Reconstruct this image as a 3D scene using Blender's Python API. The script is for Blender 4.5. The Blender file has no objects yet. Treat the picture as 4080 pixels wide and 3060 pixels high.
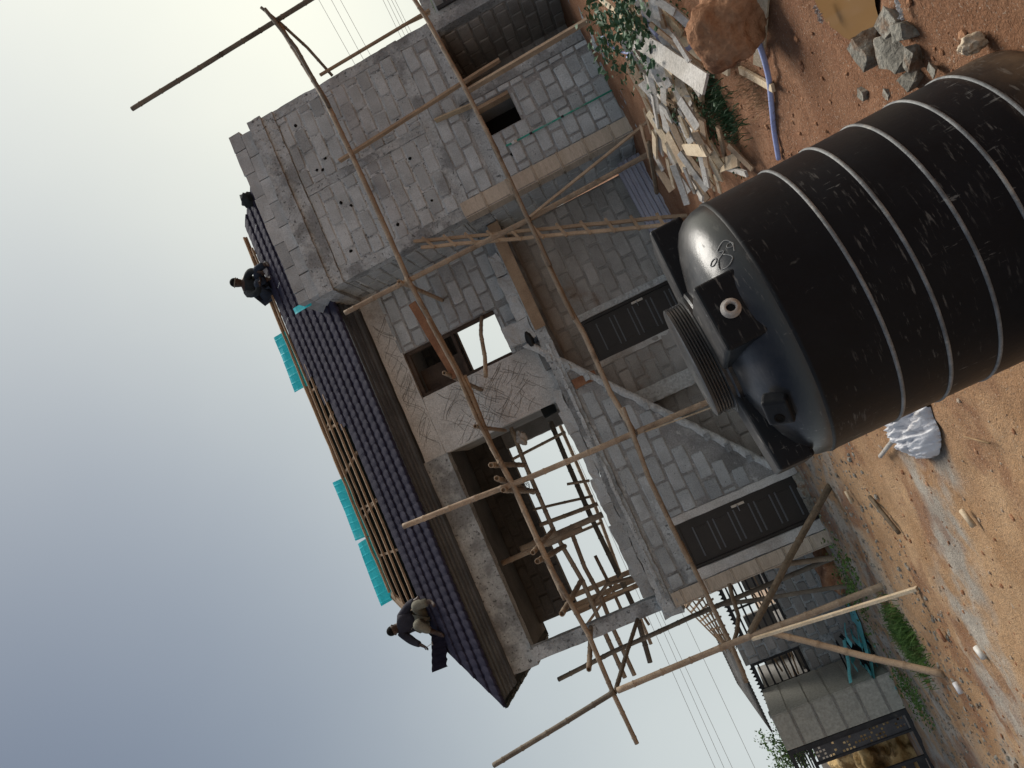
import bpy, bmesh, math, random
from mathutils import Vector, Matrix, noise
random.seed(11)
sc = bpy.context.scene
C = sc.collection
# ------------------------------------------------------------------ camera (the phone was held on its side)
F = 3047.5
RC = ((-0.407261, 0.202656, -0.890364), (-0.902606, 0.058252, 0.426116), (0.13822, 0.977516, 0.159195))
CAM = Vector((0, 0, 1.55))
cam = bpy.data.objects.new('camera', bpy.data.cameras.new('camera')); C.objects.link(cam)
r0, r1, r2 = (Vector(r).normalized() for r in RC)
cam.matrix_world = Matrix(((r0.x, -r1.x, -r2.x, CAM.x), (r0.y, -r1.y, -r2.y, CAM.y), (r0.z, -r1.z, -r2.z, CAM.z), (0, 0, 0, 1)))
cam.data.sensor_width = 36; cam.data.lens = 36 * F / 4080; cam.data.clip_start = .05; cam.data.clip_end = 3000
sc.camera = cam
# ------------------------------------------------------------------ sky and sun
SAZ, SEL = math.radians(64), math.radians(42)
HZ_FAR, HZ_SUN, HZ_G, HZ_E = (.262, .284, .286), (.71, .672, .515), 1.9, .45
SUN = Vector((math.sin(SAZ) * math.cos(SEL), math.cos(SAZ) * math.cos(SEL), math.sin(SEL)))
w = bpy.data.worlds.new('World'); sc.world = w; w.use_nodes = True
nt = w.node_tree; nt.nodes.clear()
def wn(t, **k):
    n = nt.nodes.new(t)
    for q, v in k.items(): setattr(n, q, v)
    return n
def wmath(op, a, b=0., c=0.):
    n = wn('ShaderNodeMath', operation=op)
    for i, v in enumerate((a, b, c)):
        if isinstance(v, (int, float)): n.inputs[i].default_value = v
        else: nt.links.new(v, n.inputs[i])
    return n.outputs[0]
def wmix(f, a, b):
    n = wn('ShaderNodeMix', data_type='RGBA')
    for i, v in ((0, f), (6, a), (7, b)):
        if isinstance(v, tuple): n.inputs[i].default_value = (*v, 1)
        elif isinstance(v, (int, float)): n.inputs[i].default_value = v
        else: nt.links.new(v, n.inputs[i])
    return n.outputs[2]
sky = wn('ShaderNodeTexSky', sky_type='NISHITA', sun_disc=False)
sky.sun_elevation = SEL; sky.sun_rotation = SAZ; sky.air_density = 1.2; sky.dust_density = 1.5; sky.ozone_density = 1.5; sky.altitude = 100
# thick harmattan haze: even veil, paler and warmer towards the sun
tc_ = wn('ShaderNodeTexCoord'); dt = wn('ShaderNodeVectorMath', operation='DOT_PRODUCT'); nt.links.new(tc_.outputs['Generated'], dt.inputs[0]); dt.inputs[1].default_value = SUN
sp = wn('ShaderNodeSeparateXYZ'); nt.links.new(tc_.outputs['Generated'], sp.inputs[0])
ang = wmath('ARCCOSINE', dt.outputs['Value'])
glow = wmath('POWER', 2.718, wmath('MULTIPLY', wmath('MULTIPLY', ang, ang), -HZ_G))
haze = wmix(glow, HZ_FAR, HZ_SUN)
el = wmath('MAXIMUM', sp.outputs[2], 0.)
eq = wmath('DIVIDE', el, HZ_E)
veil = wmath('POWER', 2.718, wmath('MULTIPLY', wmath('MULTIPLY', eq, eq), -1.))
sb = wn('ShaderNodeVectorMath', operation='SCALE'); nt.links.new(sky.outputs[0], sb.inputs[0]); sb.inputs['Scale'].default_value = .028
one = wn('ShaderNodeVectorMath', operation='ADD'); nt.links.new(sb.outputs[0], one.inputs[0]); one.inputs[1].default_value = (1, 1, 1)
tn = wn('ShaderNodeVectorMath', operation='MULTIPLY'); nt.links.new(sb.outputs[0], tn.inputs[0]); tn.inputs[1].default_value = (.68, .85, 1.06)
cmp_ = wn('ShaderNodeVectorMath', operation='DIVIDE'); nt.links.new(tn.outputs[0], cmp_.inputs[0]); nt.links.new(one.outputs[0], cmp_.inputs[1])
high = wmix(wmath('MULTIPLY', glow, .2), cmp_.outputs[0], HZ_SUN)
cn = wn('ShaderNodeTexNoise'); cn.inputs['Scale'].default_value = 2.2; cn.inputs['Detail'].default_value = 4; nt.links.new(tc_.outputs['Generated'], cn.inputs['Vector'])
veil2 = wmath('MULTIPLY', veil, wmath('ADD', wmath('MULTIPLY', cn.outputs['Fac'], .5), .75))
skyc = wmix(wmath('MINIMUM', veil2, 1.), high, haze)
bg = wn('ShaderNodeBackground'); bg.inputs[1].default_value = 1.
out = wn('ShaderNodeOutputWorld')
nt.links.new(skyc, bg.inputs[0]); nt.links.new(bg.outputs[0], out.inputs[0])
sl = bpy.data.lights.new('sun', 'SUN'); sl.energy = 1.7; sl.angle = math.radians(34); sl.color = (1, .95, .87)
so = bpy.data.objects.new('sun', sl); C.objects.link(so); so.rotation_euler = SUN.to_track_quat('Z', 'Y').to_euler(); so.location = (20, 20, 20)
vs = sc.view_settings; vs.view_transform = 'Standard'; vs.look = 'None'; vs.gamma = 1; vs.exposure = 1.27; vs.use_curve_mapping = False

# ------------------------------------------------------------------ helpers
def ray(u, v):
    x, y = (u - 2040) / F, (v - 1530) / F
    return r0 * x + r1 * y + r2
def pY(u, v, Y):
    d = ray(u, v); return CAM + d * (Y / d.y)
def pZ(u, v, z=0.):
    d = ray(u, v); return CAM + d * ((z - CAM.z) / d.z)
def reg(ox, oy, s):
    return lambda x, y: (ox + x * s, oy + y * s)
WM = {}
def link(o, parent=None):
    C.objects.link(o)
    if parent is not None:
        o.parent = parent
        o.matrix_parent_inverse = WM.get(parent.name, Matrix()).inverted()
    return o
def props(o, label=None, cat=None, group=None, kind=None):
    if label: o['label'] = label
    if cat: o['category'] = cat
    if group: o['group'] = group
    if kind: o['kind'] = kind
    return o
def empty(name, loc, label, cat, group=None):
    o = bpy.data.objects.new(name, None); o.empty_display_size = .2
    C.objects.link(o); o.location = loc; WM[o.name] = Matrix.Translation(Vector(loc))
    return props(o, label, cat, group)
def ob(name, bm, mat, parent=None, smooth=False, **k):
    me = bpy.data.meshes.new(name)
    if isinstance(bm, tuple):
        me.from_pydata(*bm)
    else:
        bm.to_mesh(me); bm.free()
    me.materials.append(mat)
    if smooth: me.polygons.foreach_set('use_smooth', [True] * len(me.polygons))
    o = bpy.data.objects.new(name, me)
    link(o, parent); props(o, **k); me.update()
    return o
def nz(p, f, seed=0):
    return noise.noise_vector(Vector(p) * f + Vector((seed * 7.3, seed * 3.1, seed)))
def box(bm, x0, x1, y0, y1, z0, z1, seg=0, jit=0, seed=0, M=None, f=5):
    """box, optionally cut into cells of about seg and roughened by jit"""
    def cuts(a, b):
        n = max(1, int(round((b - a) / seg))) if seg else 1
        return [a + (b - a) * i / n for i in range(n + 1)]
    xs, ys, zs = cuts(x0, x1), cuts(y0, y1), cuts(z0, z1)
    if seg:
        if y1 - y0 > 1: ys = [y0, y1]
    cache = {}
    def vt(x, y, z):
        k = (round(x, 5), round(y, 5), round(z, 5))
        if k not in cache:
            p = Vector((x, y, z))
            if jit: p = p + nz(p, f, seed) * jit + nz(p, f * 3.7, seed + 5) * jit * .5
            if M is not None: p = M @ p
            cache[k] = bm.verts.new(p)
        return cache[k]
    def q(a, b, c, d):
        try: bm.faces.new((vt(*a), vt(*b), vt(*c), vt(*d)))
        except ValueError: pass
    for i in range(len(xs) - 1):
        for j in range(len(zs) - 1):
            a, b, c, d = xs[i], xs[i + 1], zs[j], zs[j + 1]
            q((a, y0, c), (b, y0, c), (b, y0, d), (a, y0, d)); q((b, y1, c), (a, y1, c), (a, y1, d), (b, y1, d))
    for i in range(len(ys) - 1):
        for j in range(len(zs) - 1):
            a, b, c, d = ys[i], ys[i + 1], zs[j], zs[j + 1]
            q((x0, b, c), (x0, a, c), (x0, a, d), (x0, b, d)); q((x1, a, c), (x1, b, c), (x1, b, d), (x1, a, d))
    for i in range(len(xs) - 1):
        for j in range(len(ys) - 1):
            a, b, c, d = xs[i], xs[i + 1], ys[j], ys[j + 1]
            q((a, c, z1), (b, c, z1), (b, d, z1), (a, d, z1)); q((a, d, z0), (b, d, z0), (b, c, z0), (a, c, z0))
    return bm
def BM(): return bmesh.new()
def boxo(name, b, mat, parent=None, seg=0, jit=0, seed=0, **k):
    return ob(name, box(BM(), *b, seg=seg, jit=jit, seed=seed), mat, parent, **k)
def frame(d):
    d = d.normalized(); a = Vector((0, 0, 1)) if abs(d.z) < .9 else Vector((1, 0, 0))
    x = a.cross(d).normalized(); return x, d.cross(x)
def tube(bm, pts, rad, n=8, hollow=0):
    pts = [Vector(p) for p in pts]
    rings = []
    for i, p in enumerate(pts):
        d = pts[min(i + 1, len(pts) - 1)] - pts[max(i - 1, 0)]
        x, y = frame(d)
        if rings:                                   # keep the frames from twisting
            x = (px - d.normalized() * px.dot(d.normalized())).normalized(); y = d.normalized().cross(x)
        px = x
        r = rad[i] if isinstance(rad, (list, tuple)) else rad
        rings.append([bm.verts.new(p + (x * math.cos(t) + y * math.sin(t)) * r) for t in (2 * math.pi * k / n for k in range(n))])
    for a, b in zip(rings, rings[1:]):
        for k in range(n): bm.faces.new((a[k], a[(k + 1) % n], b[(k + 1) % n], b[k]))
    for s, ring in ((-1, rings[0]), (1, rings[-1])):
        i0 = 0 if s < 0 else -1
        c = pts[i0]; d = (pts[1] - pts[0]).normalized() if s < 0 else (pts[-2] - pts[-1]).normalized()
        if hollow:
            i1 = [bm.verts.new(c + (v.co - c) * .68) for v in ring]; i2 = [bm.verts.new(v.co + d * hollow) for v in i1]
            for a, b in ((ring, i1), (i1, i2)):
                for k in range(n):
                    f = (a[k], a[(k + 1) % n], b[(k + 1) % n], b[k]); bm.faces.new(f if s > 0 else f[::-1])
            bm.faces.new(i2 if s > 0 else i2[::-1])
        else:
            bm.faces.new(ring if s > 0 else ring[::-1])
    return bm
def resample(pts, step):
    out = []
    for a, b in zip(pts, pts[1:]):
        n = max(1, int(round((b - a).length / step)))
        out += [a.lerp(b, i / n) for i in range(n)]
    return out + [pts[-1]]
def smooth_path(pts, n=6):
    out = []
    for i in range(len(pts) - 1):
        p0, p1, p2, p3 = pts[max(i - 1, 0)], pts[i], pts[i + 1], pts[min(i + 2, len(pts) - 1)]
        for k in range(n):
            t = k / n
            out.append(.5 * ((2 * p1) + (p2 - p0) * t + (2 * p0 - 5 * p1 + 4 * p2 - p3) * t * t + (3 * p1 - p0 - 3 * p2 + p3) * t ** 3))
    return out + [pts[-1]]
def lathe(bm, prof, n=48, c=Vector((0, 0, 0)), cap=True):
    rings = []
    for r, z in prof:
        rings.append([bm.verts.new(c + Vector((r * math.cos(2 * math.pi * k / n), r * math.sin(2 * math.pi * k / n), z))) for k in range(n)])
    for a, b in zip(rings, rings[1:]):
        for k in range(n): bm.faces.new((a[k], a[(k + 1) % n], b[(k + 1) % n], b[k]))
    if cap:
        bm.faces.new(rings[0][::-1]); bm.faces.new(rings[-1])
    return bm
def beam(bm, a, b, wd, th, up=Vector((0, 0, 1)), jit=0, seed=0):
    """sawn timber from a to b, wd across, th thick along up"""
    a, b = Vector(a), Vector(b); d = b - a; L = d.length; d.normalize()
    s = d.cross(up)
    if s.length < .05: s = d.cross(Vector((0, 1, 0)))
    s.normalize(); t = s.cross(d)
    M = Matrix(((d.x, s.x, t.x, a.x), (d.y, s.y, t.y, a.y), (d.z, s.z, t.z, a.z), (0, 0, 0, 1)))
    n = max(1, int(L / .3))
    B = BM(); box(B, 0, L, -wd / 2, wd / 2, -th / 2, th / 2)
    if jit:
        bmesh.ops.subdivide_edges(B, edges=[e for e in B.edges if abs(e.verts[0].co.x - e.verts[1].co.x) > L * .5], cuts=n)
        for v in B.verts: v.co += nz(v.co + a, 3, seed) * jit
    for v in B.verts: v.co = M @ v.co
    me = bpy.data.meshes.new('tmp'); B.to_mesh(me); B.free(); bm.from_mesh(me); bpy.data.meshes.remove(me)
    return bm

# ------------------------------------------------------------------ materials
def mat(name, c1, c2, scale=3, rough=.9, bump=.3, bscale=60, rand=0., c3=None, s3=1., t3=(.55, .7), spec=.25, stretch=(1, 1, 1), fine=.5, metal=0, detail=8, c4=None, s4=30, t4=(.6, .68), coords='P'):
    m = bpy.data.materials.new(name); m.use_nodes = True; n = m.node_tree; N = n.nodes; L = n.links
    b = N['Principled BSDF']; b.inputs['Roughness'].default_value = rough; b.inputs['Specular IOR Level'].default_value = spec; b.inputs['Metallic'].default_value = metal
    if coords == 'P': src = N.new('ShaderNodeNewGeometry').outputs['Position']
    else: src = N.new('ShaderNodeTexCoord').outputs['Object']
    mp = N.new('ShaderNodeVectorMath'); mp.operation = 'MULTIPLY'; mp.inputs[1].default_value = stretch; L.new(src, mp.inputs[0]); src = mp.outputs[0]
    def nzn(s, det=detail):
        t = N.new('ShaderNodeTexNoise'); t.inputs['Scale'].default_value = s; t.inputs['Detail'].default_value = det; t.inputs['Roughness'].default_value = .62
        L.new(src, t.inputs['Vector']); return t.outputs['Fac']
    def rng(x, a, c):
        r = N.new('ShaderNodeMapRange'); r.inputs[1].default_value = a; r.inputs[2].default_value = c; r.interpolation_type = 'SMOOTHSTEP'; L.new(x, r.inputs[0]); return r.outputs[0]
    def mix(f, a, c):
        x = N.new('ShaderNodeMix'); x.data_type = 'RGBA'; L.new(f, x.inputs[0])
        for k, v in ((6, a), (7, c)):
            if isinstance(v, tuple): x.inputs[k].default_value = (*v, 1)
            else: L.new(v, x.inputs[k])
        return x.outputs[2]
    col = mix(rng(nzn(scale), .32, .68), c1, c2)
    if c3: col = mix(rng(nzn(s3, 5), *t3), col, c3)
    if c4: col = mix(rng(nzn(s4, 3), *t4), col, c4)
    fn = nzn(bscale, 6)
    if fine or rand:
        h = N.new('ShaderNodeHueSaturation'); L.new(col, h.inputs['Color'])
        v = rng(fn, .2, .8)
        ma = N.new('ShaderNodeMath'); ma.operation = 'MULTIPLY_ADD'; ma.inputs[1].default_value = fine; ma.inputs[2].default_value = 1 - fine / 2; L.new(v, ma.inputs[0]); val = ma.outputs[0]
        if rand:
            oi = N.new('ShaderNodeObjectInfo'); mr = N.new('ShaderNodeMath'); mr.operation = 'MULTIPLY_ADD'; mr.inputs[1].default_value = rand; mr.inputs[2].default_value = 1 - rand / 2
            ri = N.new('ShaderNodeNewGeometry'); sm = N.new('ShaderNodeMath'); sm.operation = 'ADD'; L.new(oi.outputs['Random'], sm.inputs[0]); L.new(ri.outputs['Random Per Island'], sm.inputs[1]); fr_ = N.new('ShaderNodeMath'); fr_.operation = 'FRACT'; L.new(sm.outputs[0], fr_.inputs[0]); L.new(fr_.outputs[0], mr.inputs[0]); mm = N.new('ShaderNodeMath'); mm.operation = 'MULTIPLY'; L.new(val, mm.inputs[0]); L.new(mr.outputs[0], mm.inputs[1]); val = mm.outputs[0]
        L.new(val, h.inputs['Value']); col = h.outputs[0]
    L.new(col, b.inputs['Base Color'])
    if bump:
        bp = N.new('ShaderNodeBump'); bp.inputs['Strength'].default_value = bump; bp.inputs['Distance'].default_value = .02
        ad = N.new('ShaderNodeMath'); ad.operation = 'ADD'; L.new(fn, ad.inputs[0]); L.new(nzn(scale * 4, 6), ad.inputs[1]); L.new(ad.outputs[0], bp.inputs['Height']); L.new(bp.outputs[0], b.inputs['Normal'])
    return m
def plain(name, c, rough=.6, spec=.4, metal=0):
    m = bpy.data.materials.new(name); m.use_nodes = True; b = m.node_tree.nodes['Principled BSDF']
    b.inputs['Base Color'].default_value = (*c, 1); b.inputs['Roughness'].default_value = rough; b.inputs['Specular IOR Level'].default_value = spec; b.inputs['Metallic'].default_value = metal
    return m
M = {}
M['block'] = mat('block_cement', (.355, .372, .378), (.47, .492, .5), 2.2, .95, .6, 60, rand=.34, c3=(.27, .28, .283), s3=.9, t3=(.55, .75), c4=(.18, .188, .19), s4=26, t4=(.65, .71))
M['block_dirty'] = mat('block_dirty', (.33, .315, .295), (.44, .42, .4), 2.2, .95, .45, 70, rand=.3, c3=(.25, .18, .13), s3=.9, t3=(.58, .78))
M['mortar'] = mat('mortar', (.41, .43, .438), (.57, .595, .605), 3.2, .97, 1., 32, c3=(.26, .273, .278), s3=1.8, t3=(.5, .66), c4=(.14, .146, .148), s4=22, t4=(.58, .65))
M['mortar_mid'] = mat('mortar_mid', (.25, .248, .243), (.38, .377, .37), 3.2, .97, 1., 36, c3=(.19, .188, .184), s3=1.6, t3=(.52, .68), c4=(.46, .455, .445), s4=5, t4=(.58, .68))
M['mortar_dark'] = mat('mortar_dark', (.29, .28, .265), (.4, .385, .365), 3, .97, 1., 40, c3=(.22, .16, .12), s3=.9, t3=(.55, .75))
M['conc'] = mat('concrete', (.33, .347, .353), (.5, .525, .535), 1.8, .95, 1., 30, c3=(.24, .25, .254), s3=1.6, t3=(.46, .6), c4=(.14, .145, .147), s4=16, t4=(.58, .67))
M['plaster'] = mat('plaster', (.48, .465, .44), (.6, .585, .56), 2, .95, .6, 45, c3=(.38, .35, .32), s3=1.1)
M['white_plaster'] = mat('white_plaster', (.5, .51, .505), (.62, .63, .62), 6, .95, 1., 24, c3=(.36, .36, .35), s3=6, t3=(.52, .66))
M['scratch'] = mat('scratch_line', (.2, .19, .175), (.28, .27, .25), 4, .95, .2)
M['hole_shade'] = plain('hole_shade', (.012, .011, .01), .95, .1)  # near-black colour stands in for the shade inside holes
M['tile'] = mat('pilaster_tile', (.432, .36, .282), (.516, .438, .354), 1.4, .55, .12, 30, c3=(.36, .3, .24), s3=6, t3=(.5, .75), stretch=(.6, .6, 5))
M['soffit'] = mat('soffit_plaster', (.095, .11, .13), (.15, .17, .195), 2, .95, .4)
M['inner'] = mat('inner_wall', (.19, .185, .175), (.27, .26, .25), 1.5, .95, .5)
M['inner_shaded'] = mat('shaded_inner_wall', (.07, .068, .065), (.11, .107, .103), 1.5, .95, .5)  # inner wall darkened in colour to stand in for the shade indoors
M['roof'] = mat('roof_tile', (.02, .018, .034), (.034, .031, .05), 3, .85, .35, 180, rand=.25, spec=.15)
M['roof_under'] = mat('roof_underside', (.012, .02, .019), (.02, .03, .028), 2, .6, .1)
M['teal'] = mat('teal_sheet', (.03, .58, .66), (.06, .66, .72), 2, .45, .05, 40, c3=(.16, .6, .64), s3=2, fine=.2)
M['bamboo'] = mat('bamboo', (.25, .185, .13), (.37, .285, .205), 2.5, .75, .3, 50, rand=.4, c3=(.16, .115, .08), s3=2.2, t3=(.55, .7), c4=(.09, .065, .045), s4=14, t4=(.66, .73))
M['bamboo_grey'] = mat('bamboo_grey', (.12, .1, .078), (.19, .16, .125), 2.5, .85, .25, 50, rand=.3, c3=(.08, .065, .05), s3=2.2)
M['wood'] = mat('sawn_wood', (.31, .215, .14), (.42, .305, .205), 3, .85, .4, 60, rand=.35, c3=(.2, .13, .08), s3=1.5, t3=(.55, .75))
M['wood_pale'] = mat('pale_wood', (.5, .39, .26), (.6, .49, .35), 3, .85, .3, 60, rand=.25, c3=(.36, .26, .17), s3=2)
M['wood_grey'] = mat('weathered_board', (.4, .37, .33), (.54, .51, .47), 3, .9, .4, 50, rand=.3, c3=(.28, .23, .18), s3=1.6, c4=(.16, .13, .1), s4=22, t4=(.66, .72))
M['wood_dark'] = mat('dark_wood', (.05, .035, .027), (.09, .065, .05), 4, .85, .3, 50, rand=.3)
M['wood_red'] = mat('red_wood', (.22, .1, .055), (.33, .17, .095), 4, .85, .3, 50, rand=.3)
M['door'] = mat('door_steel', (.014, .011, .01), (.024, .019, .017), 2, .42, .08, 40, spec=.4, c3=(.04, .036, .033), s3=7, t3=(.62, .75))
M['door_trim'] = plain('door_trim', (.085, .095, .11), .35, .5)
M['metal'] = plain('bright_metal', (.4, .38, .35), .35, .5, .8)
M['black_metal'] = mat('black_metal', (.02, .02, .023), (.04, .04, .043), 4, .5, .1, 60, c3=(.09, .08, .07), s3=5, t3=(.62, .72))
M['cream'] = mat('cream_tile', (.36, .35, .305), (.44, .425, .375), .8, .7, .1, 25, c3=(.29, .285, .245), s3=.9)
M['tin'] = mat('tin_roof', (.13, .125, .125), (.22, .215, .21), 2, .7, .3, 40, c3=(.08, .07, .065), s3=1.4)
M['white_sheet'] = mat('white_sheet', (.55, .55, .64), (.66, .66, .74), 2, .4, .08, 40, fine=.2)
M['hose'] = mat('lilac_hose', (.28, .32, .55), (.36, .41, .64), 3, .5, .1, 40, c3=(.2, .19, .24), s3=4, fine=.25)
M['green_pipe'] = mat('green_pipe', (.04, .3, .22), (.06, .37, .28), 6, .5, .05, 40, c3=(.2, .27, .23), s3=5)
M['white_pvc'] = plain('white_pvc', (.62, .6, .56), .5)
M['rock'] = mat('laterite_boulder', (.26, .12, .06), (.4, .215, .12), 3, .97, .9, 28, c3=(.17, .075, .04), s3=4, t3=(.52, .68), c4=(.5, .33, .21), s4=9, t4=(.62, .72))
M['rubble'] = mat('concrete_rubble', (.2, .185, .155), (.33, .31, .265), 7, .97, 1., 45, rand=.4, c3=(.2, .13, .085), s3=6, t3=(.5, .66))
M['pebble'] = mat('pebble', (.3, .22, .155), (.46, .37, .28), 2.5, .95, .3, 60, c3=(.3, .17, .1), s3=3, t3=(.5, .6))
M['bag'] = mat('plastic_bag', (.52, .52, .54), (.66, .66, .68), 6, .3, .4, 22, c3=(.42, .39, .37), s3=5, fine=.15)
M['leaf'] = mat('leaf_green', (.045, .1, .03), (.09, .17, .05), 6, .6, 0, 40, rand=0, c3=(.03, .065, .022), s3=2)
M['leaf_dark'] = mat('leaf_dark', (.03, .075, .035), (.06, .12, .055), 6, .6, 0, 40, c3=(.02, .045, .02), s3=2)
M['grass'] = mat('grass_green', (.06, .13, .03), (.11, .2, .05), 4, .7, 0, 40, c3=(.17, .16, .07), s3=3)
M['straw'] = mat('dry_straw', (.2, .13, .07), (.3, .2, .11), 4, .9, 0, 40)
M['bark'] = mat('bark', (.1, .075, .05), (.17, .13, .09), 8, .95, .6)
M['sand'] = mat('sand_bank', (.48, .33, .15), (.62, .45, .23), 2.2, .97, 1., 22, c3=(.22, .135, .06), s3=2.2, t3=(.5, .62))
M['skin'] = mat('skin', (.05, .03, .022), (.07, .042, .03), 6, .5, 0, 40, fine=.1)
M['shirt'] = mat('dark_shirt', (.018, .018, .026), (.03, .03, .042), 5, .9, .3, 60)
M['shirt2'] = mat('black_shirt', (.013, .016, .018), (.022, .026, .028), 5, .9, .3, 60)
M['trousers'] = mat('khaki_trousers', (.13, .125, .095), (.2, .19, .15), 5, .9, .3, 60)
M['jeans'] = mat('dark_jeans', (.02, .028, .045), (.035, .045, .065), 5, .9, .3, 60)
M['hair'] = plain('hair', (.008, .007, .007), .9, .1)
M['capcol'] = plain('cap_band', (.22, .2, .17), .9, .1)
M['wire'] = plain('wire', (.05, .05, .05), .7, .2)
M['wire_pale'] = plain('overhead_wire', (.2, .2, .19), .7, .2)
# ------------------------------------------------------------------ ground
def inpud(x, y):
    return ((x - 1.72) / .4) ** 2 + ((y - 3.66) / .36) ** 2
def gz(x, y):
    d = max(0., min(1., (26 - math.hypot(x, y - 8)) / 8))
    h = .05 * noise.noise(Vector((x * .45, y * .45, 0))) + .028 * noise.noise(Vector((x * 1.6, y * 1.6, 3))) + .022 * noise.noise(Vector((x * 5, y * 5, 7))) + .014 * noise.noise(Vector((x * 12, y * 12, 1)))
    t = max(0., min(1., 1 - (math.hypot(x - .24, y - 3.1) - .6) / .5)); h = h * (1 - t) - .03 * t
    p = inpud(x, y)
    if p < 2.2: k = max(0, min(1, (2.2 - p) / 1.2)); h = h * (1 - k) + k * (-.055 + .02 * noise.noise(Vector((x * 4, y * 4, 9))))
    # earth banked against the house
    if y > 9.5: h += .06 * min(1, (y - 9.5) / 3)
    return h * d - .02
def axis(a, b, fine0, fine1, st):
    xs = [fine0 + i * st for i in range(int((fine1 - fine0) / st) + 1)]
    k = st; v = xs[-1]
    while v < b: k *= 1.35; v += k; xs.append(v)
    k = st; v = xs[0]; pre = []
    while v > a: k *= 1.35; v -= k; pre.append(v)
    return pre[::-1] + xs
gx, gy = axis(-900, 900, -7, 6, .06), axis(-300, 1200, 1.4, 15, .06)
vs_, fs_ = [], []
for y in gy:
    for x in gx: vs_.append((x, y, gz(x, y)))
nx = len(gx)
for j in range(len(gy) - 1):
    for i in range(nx - 1): fs_.append((j * nx + i, j * nx + i + 1, (j + 1) * nx + i + 1, (j + 1) * nx + i))
def ground_mat():
    m = bpy.data.materials.new('laterite_ground'); m.use_nodes = True; n = m.node_tree; N = n.nodes; L = n.links
    b = N['Principled BSDF']; b.inputs['Roughness'].default_value = .95; b.inputs['Specular IOR Level'].default_value = .2
    P = N.new('ShaderNodeNewGeometry').outputs['Position']; sx = N.new('ShaderNodeSeparateXYZ'); L.new(P, sx.inputs[0])
    def nzn(s, d=8, r=.62, st=None):
        t = N.new('ShaderNodeTexNoise'); t.inputs['Scale'].default_value = s; t.inputs['Detail'].default_value = d; t.inputs['Roughness'].default_value = r
        if st:
            v = N.new('ShaderNodeVectorMath'); v.operation = 'MULTIPLY'; v.inputs[1].default_value = st; L.new(P, v.inputs[0]); L.new(v.outputs[0], t.inputs['Vector'])
        else: L.new(P, t.inputs['Vector'])
        return t.outputs['Fac']
    def rng(x, a, c):
        r = N.new('ShaderNodeMapRange'); r.inputs[1].default_value = a; r.inputs[2].default_value = c; r.interpolation_type = 'SMOOTHSTEP'; L.new(x, r.inputs[0]); return r.outputs[0]
    def mth(op, a, c):
        x = N.new('ShaderNodeMath'); x.operation = op
        for k, v in ((0, a), (1, c)):
            if isinstance(v, (int, float)): x.inputs[k].default_value = v
            else: L.new(v, x.inputs[k])
        return x.outputs[0]
    def mix(f, a, c):
        x = N.new('ShaderNodeMix'); x.data_type = 'RGBA'; L.new(f, x.inputs[0])
        for k, v in ((6, a), (7, c)):
            if isinstance(v, tuple): x.inputs[k].default_value = (*v, 1)
            else: L.new(v, x.inputs[k])
        return x.outputs[2]
    red = mix(rng(nzn(1.3), .35, .65), (.25, .118, .062), (.36, .19, .108))
    pale = mix(rng(nzn(1.1), .35, .65), (.42, .245, .125), (.54, .345, .195))
    grey = mix(rng(nzn(2.5), .35, .65), (.38, .33, .275), (.5, .445, .375))
    wob = mth('MULTIPLY', mth('SUBTRACT', nzn(.7, 5), .5), 2.6)
    col = mix(rng(mth('ADD', sx.outputs[0], wob), .9, -1.6), red, pale)
    # cement dust and gravel along the foot of the house and in a band over the yard
    y1 = mth('ADD', sx.outputs[1], mth('MULTIPLY', wob, .8)); g1 = mth('MULTIPLY', rng(y1, 9.3, 10.6), rng(sx.outputs[0], 2.6, 1.4))
    yb = mth('SUBTRACT', y1, mth('MULTIPLY', sx.outputs[0], -.55)); g2 = mth('MULTIPLY', mth('MULTIPLY', rng(yb, 5.0, 5.4), rng(yb, 6.5, 5.9)), rng(sx.outputs[0], -.5, -1.1))
    g = mth('MULTIPLY', mth('MAXIMUM', g1, g2), rng(nzn(1.7, 6), .4, .58))
    col = mix(g, col, grey)
    col = mix(mth('MULTIPLY', rng(nzn(.8, 6), .5, .62), .7), col, (.24, .11, .06))
    spk = N.new('ShaderNodeTexVoronoi'); spk.inputs['Scale'].default_value = 34; L.new(P, spk.inputs['Vector'])
    col = mix(mth('MULTIPLY', rng(spk.outputs['Distance'], .24, .12), rng(nzn(5, 3), .48, .62)), col, (.16, .1, .065))
    col = mix(mth('MULTIPLY', rng(nzn(75, 3), .6, .68), .7), col, (.52, .42, .33))
    hv = N.new('ShaderNodeHueSaturation'); L.new(col, hv.inputs['Color']); L.new(mth('MULTIPLY_ADD' if 0 else 'ADD', mth('MULTIPLY', nzn(40, 6), .8), .6), hv.inputs['Value'])
    L.new(hv.outputs[0], b.inputs['Base Color'])
    bp = N.new('ShaderNodeBump'); bp.inputs['Strength'].default_value = 1.; bp.inputs['Distance'].default_value = .04
    L.new(mth('ADD', nzn(22, 8, .7), mth('MULTIPLY', nzn(90, 4), .5)), bp.inputs['Height']); L.new(bp.outputs[0], b.inputs['Normal'])
    return m
M['ground'] = ground_mat()
ob('ground', (vs_, [], fs_), M['ground'], smooth=True, kind='structure')
# muddy puddle
pm = plain('muddy_water', (.2, .115, .05), .05, .5); M['puddle'] = pm
pv = []
for k in range(60):
    a = 2 * math.pi * k / 60; r = 1.15 + .5 * noise.noise(Vector((math.cos(a) * 1.6, math.sin(a) * 1.6, 2))) + .16 * noise.noise(Vector((math.cos(a) * 5, math.sin(a) * 5, 4)))
    pv.append((1.72 + .4 * r * math.cos(a), 3.66 + .36 * r * math.sin(a), -.058))
ob('puddle', (pv, [], [tuple(range(60))]), pm, kind='structure')

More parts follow.
